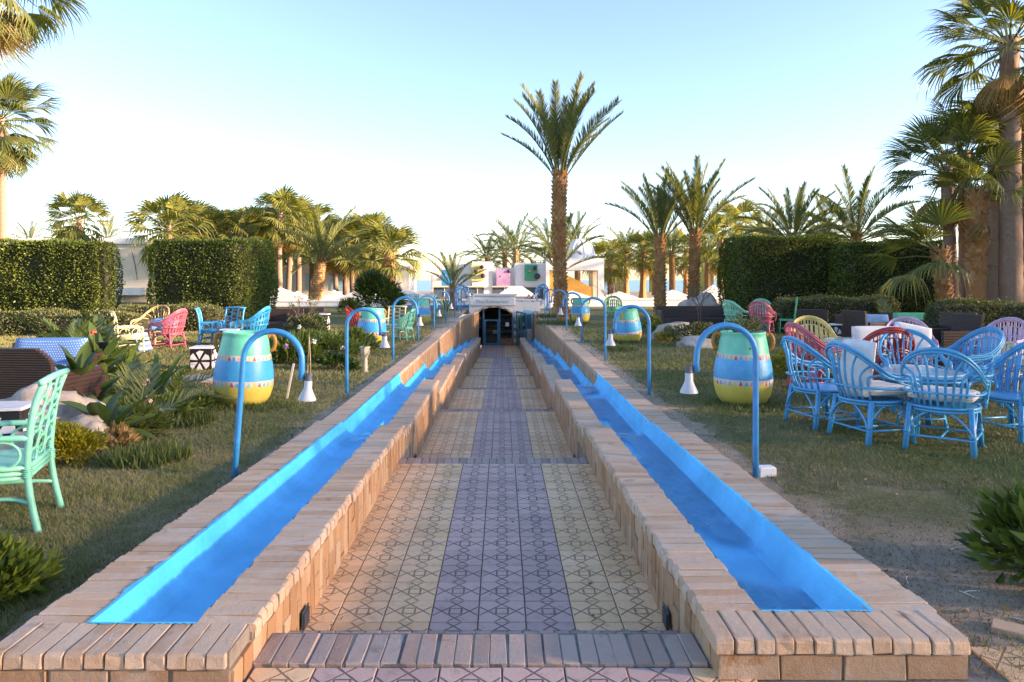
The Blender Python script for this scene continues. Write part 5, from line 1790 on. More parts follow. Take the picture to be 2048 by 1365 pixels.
def bare_shrub(label, x, y, h, n, seed, mat='twig', leafm='petal_p'):
    rr = random.Random(seed)
    root = thing('bare_shrub', label, 'shrub', (x, y, -.06))
    mb = MB()
    tips = []
    def br(p, d, l, r_, lev):
        q = p + d * l
        mb.tube([p, (p + q) / 2 + Vector((rr.uniform(-.03, .03), rr.uniform(-.03, .03), 0)), q], r_, 4, r2=r_ * .6, cap=False)
        if lev == 0:
            tips.append(q); return
        for k in range(3):
            dd = (d + Vector((rr.uniform(-.8, .8), rr.uniform(-.8, .8), rr.uniform(-.1, .5)))).normalized()
            br(q, dd, l * rr.uniform(.55, .8), r_ * .6, lev - 1)
    for k in range(n):
        br(Vector((0, 0, 0)), Vector((rr.uniform(-.35, .35), rr.uniform(-.35, .35), 1)).normalized(), h * .4, .02, 3)
    mb.build('branches', MT[mat], root)
    tp = np.array([tuple(t) for t in tips])
    link_mesh('foliage', leaves('foliage', np.repeat(tp, 2, 0), np.tile([[0, 0, 1.0]], (len(tp) * 2, 1)), .06, .03, MT[leafm], jit=.8), root)
bare_shrub('thin bare pink tipped shrub before the white wall near the right palms', gx(1220, 32), 32, 1.5, 3, 3)
bare_shrub('bare twiggy shrub in front of the pair of date palms', gx(1400, 24), 24, 1.6, 3, 5, 'twig', 'lowhedge')
bare_shrub('climbing twig with drooping leaves by the dark left sofas', gx(612, 19), 19, 1.15, 2, 8, 'twig', 'shrub')

# grass clumps at the edges of the beds and pots
def tuft(label, x, y, r_, n, h, seed):
    a = rng.uniform(0, 2 * PI, n)
    q = np.sqrt(rng.uniform(0, 1, n)) * r_
    p = np.stack([x + q * np.cos(a), y + q * np.sin(a), np.full(n, -0.05)], 1)
    me = leaves('grass_clump', p, np.tile([[0, 0, 1.0]], (n, 1)), h, .012, MT['tuft'], jit=.35)
    o = link_mesh('grass_clump', me)
    o['kind'] = 'stuff'
tuft('', gx(245, 5.9), 6.3, .35, 900, .17, 1)
tuft('', gx(320, 7.6), 8.0, .40, 900, .15, 2)
tuft('', gx(430, 9.0), 9.1, .5, 900, .10, 3)
tuft('', gx(540, 9.0), 9.0, .35, 500, .09, 4)
tuft('', gx(1500, 9.0), 9.1, .5, 800, .08, 5)
tuft('', gx(1250, 17.8), 18.1, .4, 500, .12, 6)
tuft('', gx(1130, 24), 25.6, .9, 900, .22, 7)
tuft('', gx(1110, 30), 30, .8, 700, .25, 8)
tuft('', 2.6, 16, .35, 300, .2, 9)

# ---------------------------------------------------------------- lawn blades
def blades(n, x0, x1, y0, y1, h, wd, name='grass'):
    # denser near the camera
    t = rng.uniform(0, 1, n)
    y = y0 * (y1 / y0) ** (t)
    x = rng.uniform(0, 1, n)
    # keep to the part of the lawn that can be seen, with a margin
    if x1 > 0: xa, xb = np.full(n, x0), np.minimum(x1, 0.78 * y + 1.0)
    else: xa, xb = np.maximum(x0, -0.78 * y - 1.0), np.full(n, x1)
    x = xa + (xb - xa) * x
    nz = np.array([noise.noise((a * 1.6, b * 1.6, 7)) + .6 * noise.noise((a * 5, b * 5, 2)) for a, b in zip(x, y)])
    soil = (np.hypot(x - 2.6, (y - 3.5) * .67) < 1.35 + .3 * nz) | (np.abs(x) < 1.98 + .14 * (nz + 1))
    keep = (nz > -.75) & (~soil | (rng.uniform(0, 1, n) < .07))
    x, y, nz = x[keep], y[keep], nz[keep]
    n = len(x)
    z = np.array([lawn_z(a, b) for a, b in zip(x, y)]) - .004
    hh = h * rng.uniform(.5, 1.4, n) * (1 + .35 * nz) * np.clip(y / 9, .85, 1.6)
    a = rng.uniform(0, 2 * PI, n)
    ww = wd * rng.uniform(.7, 1.3, n) * np.clip(y / 6, .8, 3)
    lean = rng.normal(0, .55, (n, 2)) * hh[:, None]
    V = np.stack([np.stack([x - ww * np.cos(a), y - ww * np.sin(a), z], 1), np.stack([x + ww * np.cos(a), y + ww * np.sin(a), z], 1),
                  np.stack([x + lean[:, 0], y + lean[:, 1], z + hh], 1)], 1).reshape(-1, 3)
    o = link_mesh(name, fast_mesh(name, V, np.arange(3 * n).reshape(-1, 3), MT['blade'], 3))
    o['kind'] = 'stuff'
# fallen leaves and crumbs of soil
def litter(name, n, xa, xb, ya, yb_, size, mat, zf, lift=.012):
    x, y = rng.uniform(xa, xb, n), rng.uniform(ya ** .5, yb_ ** .5, n) ** 2
    z = np.array([zf(a, b) for a, b in zip(x, y)]) + lift
    d = rng.normal(0, 1, (n, 3)) * np.array([1, 1, .12])
    tag(link_mesh(name, leaves(name, np.stack([x, y, z], 1), d, size, size * .5, MT[mat], jit=.05)), kind='stuff')
litter('fallen_leaves', 420, -9, -2.0, 3, 20, .045, 'dry', lawn_z)
litter('fallen_leaves', 420, 1.95, 9, 3.1, 20, .045, 'dry', lawn_z)
litter('fallen_leaves', 26, -.95, .8, 3.7, 6.9, .03, 'dry', lambda a, b: -0.23, .006)
litter('soil_crumbs', 5200, 1.9, 4.2, 3.05, 5.2, .016, 'litter', lawn_z, .006)
litter('soil_crumbs', 900, -3.2, -1.95, 3.0, 9, .011, 'litter', lawn_z, .006)
blades(300000, -14, -1.96, 2.8, 24, .034, .0030)
blades(300000, 1.86, 14, 2.8, 24, .034, .0030)

# ================================================================== FURNITURE AND LAMPS
MT['lampblue'] = M_paint('lamp blue paint', (0.0, 0.26, 0.56), 0.35, (0.06, 0.09, 0.12), 0.3)
MT['shade_w'] = M_plain('frosted shade', (0.46, 0.48, 0.50), 0.35, 0.05)
MT['cap_g'] = M_plain('grey cap', (0.09, 0.10, 0.12), 0.5, 0.1)
C_BLUE = M_paint('blue cane', (0.0, 0.35, 0.62))
C_MINT = M_paint('mint cane', (0.16, 0.60, 0.43))
C_GREEN = M_paint('green cane', (0.03, 0.42, 0.20))
C_PINK = M_paint('pink cane', (0.60, 0.13, 0.18))
C_RED = M_paint('red cane', (0.50, 0.045, 0.045))
C_YEL = M_paint('yellow cane', (0.72, 0.55, 0.20))
C_CREAM = M_paint('cream cane', (0.72, 0.64, 0.38))
C_TAN = M_paint('natural cane', (0.52, 0.34, 0.17))
C_LILAC = M_paint('lilac cane', (0.55, 0.38, 0.52))
C_DARK = M_paint('dark wicker', (0.045, 0.024, 0.020), 0.4, (0.1, 0.06, 0.04), 0.3)
MT['cushion'] = M_plain('white cushion', (0.72, 0.68, 0.64), 0.9, 0.05, 8, 120, 0.3)

def M_floral():
    m = bpy.data.materials.new('floral cushion')
    t, out = nodes_of(m)
    P = pos_n(t)
    v = N(t, 'ShaderNodeTexVoronoi')
    v.inputs['Scale'].default_value = 26
    t.links.new(P, v.inputs['Vector'])
    d = sstep(t, v.outputs['Distance'], 0.18, 0.30)
    hue = ramp(t, v.outputs['Color'], [(0.0, (0.55, 0.22, 0.22)), (0.5, (0.62, 0.45, 0.40)), (1.0, (0.35, 0.40, 0.30))])
    c = mixc(t, d, hue, (0.70, 0.64, 0.58))
    finish(t, out, c, 0.9, noise_n(t, 150, 3, 0.6, P), 0.3, 0.004, 0.2)
    return m
MT['floral'] = M_floral()

def M_dots():
    m = bpy.data.materials.new('blue dotted fabric')
    t, out = nodes_of(m)
    tc = N(t, 'ShaderNodeTexCoord').outputs['Object']
    sx = N(t, 'ShaderNodeSeparateXYZ')
    t.links.new(tc, sx.inputs[0])
    u = math_n(t, 'MULTIPLY', sx.outputs[0], 30.0)
    vv = math_n(t, 'MULTIPLY', math_n(t, 'ADD', sx.outputs[1], sx.outputs[2]), 30.0)
    r = math_n(t, 'FLOOR', vv)
    u2 = math_n(t, 'ADD', u, math_n(t, 'MULTIPLY', r, 0.5))
    fu = math_n(t, 'SUBTRACT', math_n(t, 'FRACT', u2), 0.5)
    fv = math_n(t, 'SUBTRACT', math_n(t, 'FRACT', vv), 0.5)
    d = math_n(t, 'SQRT', math_n(t, 'ADD', math_n(t, 'MULTIPLY', fu, fu), math_n(t, 'MULTIPLY', fv, fv)))
    c = mixc(t, sstep(t, d, 0.12, 0.22), (0.55, 0.65, 0.75), (0.07, 0.20, 0.44))
    finish(t, out, c, 0.9, None, spec=0.2)
    return m
MT['dots'] = M_dots()
MT['bluefab'] = M_plain('blue fabric', (0.16, 0.34, 0.56), 0.9, 0.1, 14, 120, 0.3)
MT['stripe'] = M_plain('pale stripe', (0.48, 0.55, 0.62), 0.9, 0.06)
MT['stripe2'] = M_plain('blue stripe', (0.13, 0.22, 0.36), 0.9, 0.06)
MT['black'] = M_plain('black lacquer', (0.016, 0.014, 0.016), 0.4, 0.2)
MT['mosaic_w'] = M_plain('white mosaic', (0.68, 0.67, 0.66), 0.4, 0.05)
MT['tableglass'] = M_plain('frosted table glass', (0.42, 0.62, 0.66), 0.08, 0.05, spec=0.6)

# ---- curved lamp canes -----------------------------------------------------
def lamp(label, first=None):
    """bends towards +x; origin at the foot"""
    r = thing('garden_lamp', label, 'garden lamp', (0, 0, 0), 0, 'blue cane garden lamps')
    rad, top = 0.235, 0.955
    pts = [(0, 0, -0.1), (0, 0, 0.3), (0, 0, 0.6), (0, 0, top - 0.02)]
    pts += [(rad - rad * math.cos(a), 0, top + rad * 1.0 * math.sin(a)) for a in [PI * k / 14 for k in range(15)]]
    pts += [(2 * rad + 0.004, 0, top - 0.06), (2 * rad + 0.0, 0, top - 0.13)]
    MB().tube(pts, 0.024, 10).build('post', MT['lampblue'], r, smooth=True)
    b = Matrix.Translation((2 * rad + 0.062, 0, 0.66))
    sh = MB().lathe([(0.071, 0.0), (0.070, 0.012), (0.052, 0.05), (0.040, 0.075), (0.032, 0.095), (0.031, 0.150), (0.029, 0.155)], 20, M=b).build('lamp_shade', MT['shade_w'], r, smooth=True)
    MB().lathe([(0.030, 0.156), (0.030, 0.178), (0.026, 0.180), (0.026, 0.206), (0.018, 0.210), (0.001, 0.211)], 14, M=b).build('lamp_cap', MT['cap_g'], r, smooth=True)
    MB().tube([(2 * rad, 0, top - 0.10), (2 * rad + 0.03, 0, top - 0.085), (2 * rad + 0.062, 0, top - 0.088)], 0.006, 5).tube([(2 * rad + 0.022, 0, top - 0.08), (2 * rad + .028, 0, top - .15), (2 * rad + .03, 0, top - .2)], 0.007, 5).build('bracket', MT['cap_g'], r)
    return r

ys_l = [5.80, 10.0, 14.25, 18.5, 22.8, 27.0, 31.0, 34.2, 35.6, 37.2, 39.0]
ordn = ['nearest', 'second', 'third', 'fourth', 'fifth', 'sixth', 'seventh', 'eighth', 'ninth', 'tenth', 'eleventh']
L0 = lamp('nearest curved blue garden lamp left of the walkway, leaning a little')
for side in (-1, 1):
    for i, y in enumerate(ys_l):
        x = -2.14 if side < 0 else 2.03
        if side < 0: x += left_shift(y) * .6
        if i >= 8: x += (-0.25 if side < 0 else .15) * (i - 7)
        extra = {0: ', leaning slightly' if side < 0 else ', above a white block', 1: ', in front of the second pot' if side < 0 else ', in front of the tilted pot',
                 3: ', before the third pot' if side < 0 else ', before the tall palm trunk'}.get(i, '')
        lb = f'{ordn[i]} curved blue lamp from the front, {"left" if side < 0 else "right"} channel{extra}'
        z = -0.03 + (0.12 if i >= 8 else 0)
        if side < 0 and i == 0:
            o = L0
            o.location, o['label'] = (x, y, z), lb
            o.rotation_euler = (0, R(4.3), 0)
        else:
            o = dup(L0, (x, y, z), (0 if side < 0 else PI) + random.uniform(-.12, .12), lb)
            o.scale = (1, 1, random.uniform(.98, 1.05))
blk = thing('concrete_block', 'small white concrete block at the foot of the nearest right lamp', 'block', (2.10, 5.85, -.03), .15)
MB().cbox(-.05, .10, -.05, .05, 0, .075, .01).build('block_body', MT['white'], blk)

# ---- painted pots ------------------------------------------------------------
MT['pot_y'] = M_plain('pot yellow', (0.66, 0.50, 0.10), 0.5, 0.08, 3, dirt=((0.45, 0.33, 0.10), .4))
MT['pot_b'] = M_plain('pot blue', (0.0, 0.36, 0.66), 0.45, 0.14, 2.5, dirt=((0.20, 0.45, 0.62), .45))
MT['pot_g'] = M_plain('pot green', (0.075, 0.55, 0.38), 0.45, 0.12, 2.5, dirt=((0.30, 0.60, 0.46), .45))
MT['pot_w'] = M_plain('pot band', (0.66, 0.52, 0.46), 0.6, 0.08)
MT['handle'] = M_plain('ochre handle', (0.46, 0.17, 0.035), 0.5, 0.12)
MT['tri_r'] = M_plain('red paint', (0.55, 0.10, 0.08), 0.6, 0.05)
MT['soil'] = M_plain('soil', (0.06, 0.04, 0.03), 0.95, 0.3)
POT = [(0.22, 0.0), (0.285, 0.04), (0.335, 0.13), (0.362, 0.24), (0.366, 0.275), (0.367, 0.345), (0.362, 0.44), (0.345, 0.55), (0.332, 0.595), (0.320, 0.66), (0.303, 0.76), (0.284, 0.86), (0.276, 0.905), (0.282, 0.915), (0.280, 0.935), (0.262, 0.935), (0.255, 0.86)]
def pot_r(z):
    for (r0, z0), (r1, z1) in zip(POT, POT[1:]):
        if z0 <= z <= z1 and z1 > z0: return r0 + (r1 - r0) * (z - z0) / (z1 - z0)
    return 0.27
def pot(label):
    r = thing('painted_pot', label, 'pot', (0, 0, 0), 0, 'painted clay pots on the lawn')
    zone = []
    for (a, b) in zip(POT, POT[1:]):
        zm = (a[1] + b[1]) / 2
        zone.append(0 if zm < .275 else 1 if zm < .345 else 2 if zm < .595 else 1 if zm < .66 else 3)
    MB().lathe(POT, 40, zone).build('pot_body', [MT['pot_y'], MT['pot_w'], MT['pot_b'], MT['pot_g']], r, smooth=True)
    rr = random.Random(4)
    for z0 in (0.278, 0.598):
        tm = MB()
        n = 34
        for k in range(n):
            h = 0.062
            a0, a1 = 2 * PI * k / n + .02, 2 * PI * (k + 1) / n - .02
            am = (a0 + a1) / 2
            z1 = z0 + h * rr.uniform(.85, 1)
            f = lambda a, z: ((pot_r(z) + .002) * math.cos(a), (pot_r(z) + .002) * math.sin(a), z)
            tm.add([f(a0, z0), f(a1, z0), f(am, z1)], [(0, 1, 2)], (k * 7 + int(z0 * 100)) % 5)
        tm.build('painted_band', [MT['tri_r'], MT['pot_g'], MT['pot_b'], MT['pot_y'], MT['petal_p']], r)
    for sx_ in (-1, 1):
        pts = spline([(sx_ * .265, 0, .885), (sx_ * .33, 0, .90), (sx_ * .362, 0, .855), (sx_ * .368, 0, .785), (sx_ * .345, 0, .725), (sx_ * .308, 0, .705)], 5)
        MB().tube(pts, 0.026, 8).lathe([(0.001, .035), (.03, .02), (.034, 0), (.03, -.02), (.001, -.035)], 8, M=Matrix.Translation((sx_ * .285, 0, .892))).build('handle', MT['handle'], r, smooth=True)
    MB().lathe([(0.257, .87), (0.001, .885)], 24).build('soil', MT['soil'], r)
    MB().lathe([(0.001, .004), (.012, 0)], 10, M=Matrix.Translation((0.05, -pot_r(.74) - .0015, .74)) @ Matrix.Rotation(PI / 2, 4, 'X')).build('drain_hole', MT['black'], r)
    return r
p0 = pot('near painted pot at the left with rust coloured ring handles')
p0.location = (gx(485, 9.25), 9.25, -.05)
p0.rotation_euler = (0, R(2.5), R(8))
pots = [(gx(1486, 9.35), 9.35, 0, R(-12), 'near painted pot at the right with flowers growing from its mouth'),
        (gx(742, 17.6), 17.6, R(3), R(40), 'second painted pot on the left, framed by the arch of a lamp'),
        (gx(1256, 18.4), 18.4, R(-9), R(60), 'second painted pot on the right, tilted to one side'),
        (gx(842, 26.4), 26.4, 0, R(30), 'third painted pot on the left with pale yellow base'),
        (gx(1161, 27.5), 27.5, 0, R(10), 'third painted pot on the right beside the tall palm trunk')]
for (x, y, ry, rz, lb) in pots:
    dup(p0, (x, y, -.05), rz, lb, ry=ry, scale=1.0 if y < 10 else 0.98)
bush('potted_flowers', 'tangle of small flowers and twigs spilling from the near right pot', gx(1486, 9.35), 9.35, .24, .22, .30, 'lowhedge', .045, 500, 'flowers', None, .5, .7, 31, z0=.82)

# ---- cane chairs -------------------------------------------------------------
def hoop_pts(n=7):
    return spline([(-.305, .27, .40), (-.318, .30, .50), (-.33, .285, .595), (-.335, .20, .635), (-.335, .05, .645), (-.33, -.08, .685), (-.30, -.22, .79), (-.22, -.325, .89), (-.11, -.375, .945), (0, -.39, .96),
                   (.11, -.375, .945), (.22, -.325, .89), (.30, -.22, .79), (.33, -.08, .685), (.335, .05, .645), (.335, .20, .635), (.33, .285, .595), (.318, .30, .50), (.305, .27, .40)], n)
RING = [(0.295 * math.cos(a), 0.285 * math.sin(a), .405) for a in [2 * PI * k / 28 for k in range(28)]]

def cane_chair(label, mat, woven=False, group='cane armchairs'):
    r = thing('cane_armchair', label, 'chair', (0, 0, 0), 0, group)
    hp = hoop_pts(5)
    n = len(hp)
    m_ = MB().tube(hp, .017, 6).tube([p + Vector((0, -.012 if 6 < i < n - 7 else .0, -.030)) for i, p in enumerate(hp)], .013, 5)
    if woven:
        m_.tube([p + Vector((0, .008, .022)) for p in hp[10:-10]], .013, 5)
    m_.build('back_hoop', mat, r, smooth=True)
    # legs, each a bundle of canes
    for (sx_, sy_) in ((-1, 1), (1, 1), (-1, -1), (1, -1)):
        b = MB()
        t = Vector((sx_ * .255, sy_ * .225 if sy_ > 0 else -.205, .415))
        q = Vector((sx_ * .285, sy_ * .27, -.02))
        for (ox, oy) in ((0, 0), (.022 * -sx_, .006), (.004, .022 * -sy_)):
            o = Vector((ox, oy, 0))
            b.tube([q + o, q.lerp(t, .45) + o * .9, t + o * .8], .0145, 6)
        for k in range(3):
            c = q.lerp(t, .42 + .014 * k) + Vector((-sx_ * .008, -sy_ * .008, 0))
            b.tube([c + Vector((.028 * math.cos(a), .028 * math.sin(a), 0)) for a in [2 * PI * i / 10 for i in range(10)]], .006, 4, closed=True)
        b.build('leg', mat, r, smooth=True)
    # seat ring, braces, stretchers
    f = MB()
    f.tube(RING, .015, 6, closed=True).tube([(x * .97, y * .97, z - .03) for x, y, z in RING], .013, 6, closed=True)
    lg = [Vector((-.277, .258, 0)), Vector((.277, .258, 0)), Vector((.277, -.255, 0)), Vector((-.277, -.255, 0))]
    for a, c in ((0, 1), (1, 2), (2, 3), (3, 0)):
        A, C_ = lg[a], lg[c]
        mid = (A + C_) / 2
        k = 0.93 if a % 2 == 0 else 0.95
        m0 = Vector((mid.x * k, mid.y * k, .385))
        f.tube(spline([A + Vector((0, 0, .15)), A.lerp(C_, .10) + Vector((0, 0, .25)), A.lerp(C_, .28) + Vector((0, 0, .345)), m0], 5), .0105, 5)
        f.tube(spline([C_ + Vector((0, 0, .15)), C_.lerp(A, .10) + Vector((0, 0, .25)), C_.lerp(A, .28) + Vector((0, 0, .345)), m0], 5), .0105, 5)
        f.tube([A + Vector((0, 0, .135)), C_ + Vector((0, 0, .135))], .011, 5)
    f.tube([(0, .258, .12), (0, -.255, .12)], .011, 5)
    f.build('seat_frame', mat, r, smooth=True)
    MB().lathe([(0.001, .412), (.18, .41), (.275, .414), (.276, .402), (.001, .40)], 24, M=Matrix.Diagonal((1, .96, 1, 1))).build('seat', mat, r)
    # rail round the back and arms
    rail = [(-.322, .15, .53), (-.325, 0, .535), (-.31, -.14, .54), (-.24, -.262, .545), (-.12, -.325, .548), (0, -.345, .55), (.12, -.325, .548), (.24, -.262, .545), (.31, -.14, .54), (.325, 0, .535), (.322, .15, .53)]
    rl = MB().tube(spline(rail, 3), .0115, 5)
    for s in (-1, 1):
        rl.tube(spline([(s * .318, .285, .45), (s * .326, .20, .55), (s * .33, .05, .60), (s * .333, -.08, .67)], 4), .010, 5)
    rl.build('back_rail', mat, r, smooth=True)
    # uprights
    top = hp[len(hp) * 5 // 18: len(hp) * 13 // 18 + 1]
    ns = 9 if not woven else 25
    wb = MB()
    for k in range(ns):
        t = k / (ns - 1)
        h = top[min(len(top) - 1, int(round(t * (len(top) - 1))))]
        a = PI * (1.20 + .60 * t) if not woven else PI * (1.06 + .88 * t)
        bt = Vector((.285 * math.cos(a) * (1 if woven else .85), .275 * math.sin(a), .41))
        mid = Vector((bt.x * 1.08 + (h.x - bt.x) * (.10 if not woven else .35), bt.y * 1.15 - .03, .62))
        m2 = Vector((bt.x + (h.x - bt.x) * (.35 if not woven else .7), (bt.y + h.y) / 2 - .035, .62 + (h.z - .62) * .5))
        pts = spline([bt, mid, m2, h - Vector((0, 0, .012))], 4)
        if not woven:
            MB().tube(pts, .0125, 5).build('slat', mat, r, smooth=True)
        else:
            wb.tube(pts, .0075, 4)
    if woven:
        for zt in (.30, .5, .56, .80):
            row = []
            for k in range(17):
                t = k / 16
                h = top[min(len(top) - 1, int(round(t * (len(top) - 1))))]
                a = PI * (1.06 + .88 * t)
                bt = Vector((.285 * math.cos(a), .275 * math.sin(a), .41))
                q = bt.lerp(h, zt)
                o = Vector((q.x, q.y, 0)).normalized() * .022
                row.append(q + o * (1 - abs(2 * zt - 1)))
            wb.tube(row, .009, 4)
        # close weave between the uprights
        V, Fq = [], []
        NR = 6
        for j in range(NR + 1):
            for k in range(25):
                t = k / 24
                h = top[min(len(top) - 1, int(round(t * (len(top) - 1))))]
                a = PI * (1.06 + .88 * t)
                bt = Vector((.285 * math.cos(a), .275 * math.sin(a), .41))
                q = bt.lerp(h, (j / NR) * .80)
                o = Vector((q.x, q.y, 0)).normalized() * .022
                V.append(q + o * (1 - abs(2 * j / NR - 1)))
        for j in range(NR):
            for k in range(0, 24, 1):
                if k % 2 == 0: Fq.append((j * 25 + k, j * 25 + k + 1, (j + 1) * 25 + k + 1, (j + 1) * 25 + k))
        wb.add(V, Fq)
        wb.build('woven_back', mat, r)
    return r

def ring_chair(label, mat, group='ring back cane chairs', detail=True):
    """high squared back filled with cane rings"""
    r = thing('ring_chair', label, 'chair', (0, 0, 0), 0, group)
    sd = 8 if detail else 5
    W = .265
    for s in (-1, 1):
        MB().tube(spline([(s * .275, -.33, -.02), (s * .268, -.285, .20), (s * W, -.262, .40), (s * W, -.272, .62), (s * W, -.30, .82), (s * W, -.345, .965)], 4), .0215, sd).build('back_post', mat, r, smooth=True)
        MB().tube(spline([(s * .285, .28, -.02), (s * .275, .262, .22), (s * .27, .255, .40), (s * .272, .25, .60), (s * .272, .20, .625)], 4), .020, sd).build('leg', mat, r, smooth=True)
        arm = MB().tube(spline([(s * .272, .255, .615), (s * .28, .10, .628), (s * .275, -.12, .625), (s * W, -.27, .62)], 4), .020, sd)
        for k, cy in enumerate((.125, -.125)):
            cz = .515
            arm.tube([(s * .272, cy + .10 * math.cos(a), cz + .085 * math.sin(a)) for a in [2 * PI * i / 18 for i in range(18)]], .0095, 5, closed=True)
        arm.build('arm', mat, r, smooth=True)
    MB().tube([(-W - .045, -.348, .975), (-.1, -.352, .985), (.1, -.352, .985), (W + .045, -.348, .975)], .0235, sd).build('top_rail', mat, r, smooth=True)
    bk = MB()
    yb_ = lambda z: -.262 - .085 * max(0, (z - .40) / .57) ** 1.6
    for i in range(3):
        for j in range(5):
            cx, cz = -.174 + .174 * i, .475 + .112 * j
            off = .056 if i % 2 else 0
            zc = cz + off
            if zc > .95: continue
            bk.tube([(cx + .083 * math.cos(a), yb_(zc + .062 * math.sin(a)), zc + .062 * math.sin(a)) for a in [2 * PI * q / 16 for q in range(16)]], .0085, 5, closed=True)
    for x in (-.087, .087):
        bk.tube([(x, yb_(z), z) for z in (.40, .55, .7, .85, .97)], .009, 5)
    bk.build('ring_back', mat, r, smooth=True)
    st = MB()
    sq = lambda z, k: [(-.27 * k, .25 * k, z), (.27 * k, .25 * k, z), (.265 * k, -.26 * k, z), (-.265 * k, -.26 * k, z)]
    for z, rr_ in ((.43, .018), (.395, .016), (.365, .014)):
        P_ = sq(z, 1.0)
        for a, b in ((0, 1), (1, 2), (2, 3), (3, 0)): st.tube([P_[a], P_[b]], rr_, 6)
    for a, b in (((-.275, .26), (-.268, -.285)), ((.275, .26), (.268, -.285))):
        st.tube(spline([(a[0], a[1], .20), (a[0] * .8, a[1] * .5, .225), (b[0] * .8, b[1] * .5, .225), (b[0], b[1], .20)], 4), .014, 6)
    for (x, y) in ((-.265, -.262), (.265, -.262), (-.27, .255), (.27, .255)):
        for k in range(5):
            st.tube([(x + .026 * math.cos(a), y + .026 * math.sin(a), .372 + .013 * k) for a in [2 * PI * i / 9 for i in range(9)]], .005, 4, closed=True)
    st.build('seat_frame', mat, r, smooth=True)
    MB().cbox(-.255, .255, -.245, .24, .425, .447, .01).build('seat', mat, r)
    return r

def tall_chair(label, mat):
    r = thing('arch_back_chair', label, 'chair', (0, 0, 0), 0)
    hp = spline([(-.20, -.19, .43), (-.205, -.22, .70), (-.19, -.25, .92), (-.11, -.27, 1.05), (0, -.275, 1.08), (.11, -.27, 1.05), (.19, -.25, .92), (.205, -.22, .70), (.20, -.19, .43)], 4)
    MB().tube(hp, .016, 6).build('back_hoop', mat, r, smooth=True)
    for k in range(5):
        x = -.10 + .05 * k
        MB().tube(spline([(x, -.19, .43), (x * .9, -.225, .7), (x * 1.1, -.25, .88), (x * 2.0, -.262, .98 + .02 * (2 - abs(k - 2)))], 3), .011, 5).build('slat', mat, r, smooth=True)
    for (sx_, sy_) in ((-1, 1), (1, 1), (-1, -1), (1, -1)):
        MB().tube([(sx_ * .22, sy_ * .22, -.02), (sx_ * .20, sy_ * .19, .44)], .018, 6).build('leg', mat, r, smooth=True)
    f = MB()
    for z in (.41, .18):
        P_ = [(-.205, .195, z), (.205, .195, z), (.205, -.195, z), (-.205, -.195, z)]
        for a in range(4): f.tube([P_[a], P_[(a + 1) % 4]], .013, 5)
    f.build('seat_frame', mat, r, smooth=True)
    MB().cbox(-.21, .21, -.2, .21, .425, .455, .01).build('seat', mat, r)
    return r

def tub_chair(label, arched=False):
    """dark wicker tub: block of woven sides around a seat"""
    r = thing('wicker_tub_chair', label, 'chair', (0, 0, 0), 0, 'dark wicker tub chairs')
    mat = C_DARK
    b = MB()
    n = 16
    # back panel with horizontal weave rows
    rows = 32
    for k in range(rows):
        z0, z1 = .08 + (.80 * k / rows), .08 + (.80 * (k + 1) / rows)
        wv = .345 - .04 * (1 - k / rows)
        if arched and k > rows - 8: wv *= (1 - ((k - rows + 8) / 8) ** 2 * .55)
        lean = -.30 - .10 * (k / rows)
        b.cbox(-wv, wv, lean - .03, lean + .03, z0 + .003, z1, .006)
    b.build('back', mat, r)
    for s in (-1, 1):
        a = MB()
        for k in range(12):
            z0 = .08 + .54 * k / 12
            a.cbox(min(s * .29, s * .355), max(s * .29, s * .355), -.28, .31, z0 + .003, z0 + .045, .006)
        a.build('arm', mat, r)
    MB().cbox(-.285, .285, -.27, .30, .08, .36, .01).build('seat', mat, r)
    for sx_ in (-1, 1):
        for sy_ in (-1, 1):
            MB().box(sx_ * .31 - .02, sx_ * .31 + .02, sy_ * .27 - .02, sy_ * .27 + .02, -.03, .078).build('leg', mat, r)
    return r

def sofa(label, x, y, rz, W=1.5, cushion=None):
    r = thing('wicker_sofa', label, 'sofa', (x, y, -.03), rz, 'dark wicker sofas')
    b = MB()
    for k in range(14):
        z0 = .08 + .60 * k / 14
        b.cbox(-W / 2, W / 2, -.42 - .004 * k, -.36 - .004 * k, z0 + .003, z0 + .043, .006)
    b.build('back', C_DARK, r)
    for s in (-1, 1):
        a = MB()
        for k in range(11):
            z0 = .08 + .47 * k / 11
            a.cbox(min(s * (W / 2 - .08), s * W / 2), max(s * (W / 2 - .08), s * W / 2), -.355, .38, z0 + .003, z0 + .043, .006)
        a.build('arm', C_DARK, r)
    MB().cbox(-W / 2 + .085, W / 2 - .085, -.355, .37, .05, .30, .01).build('seat', C_DARK, r)
    return r

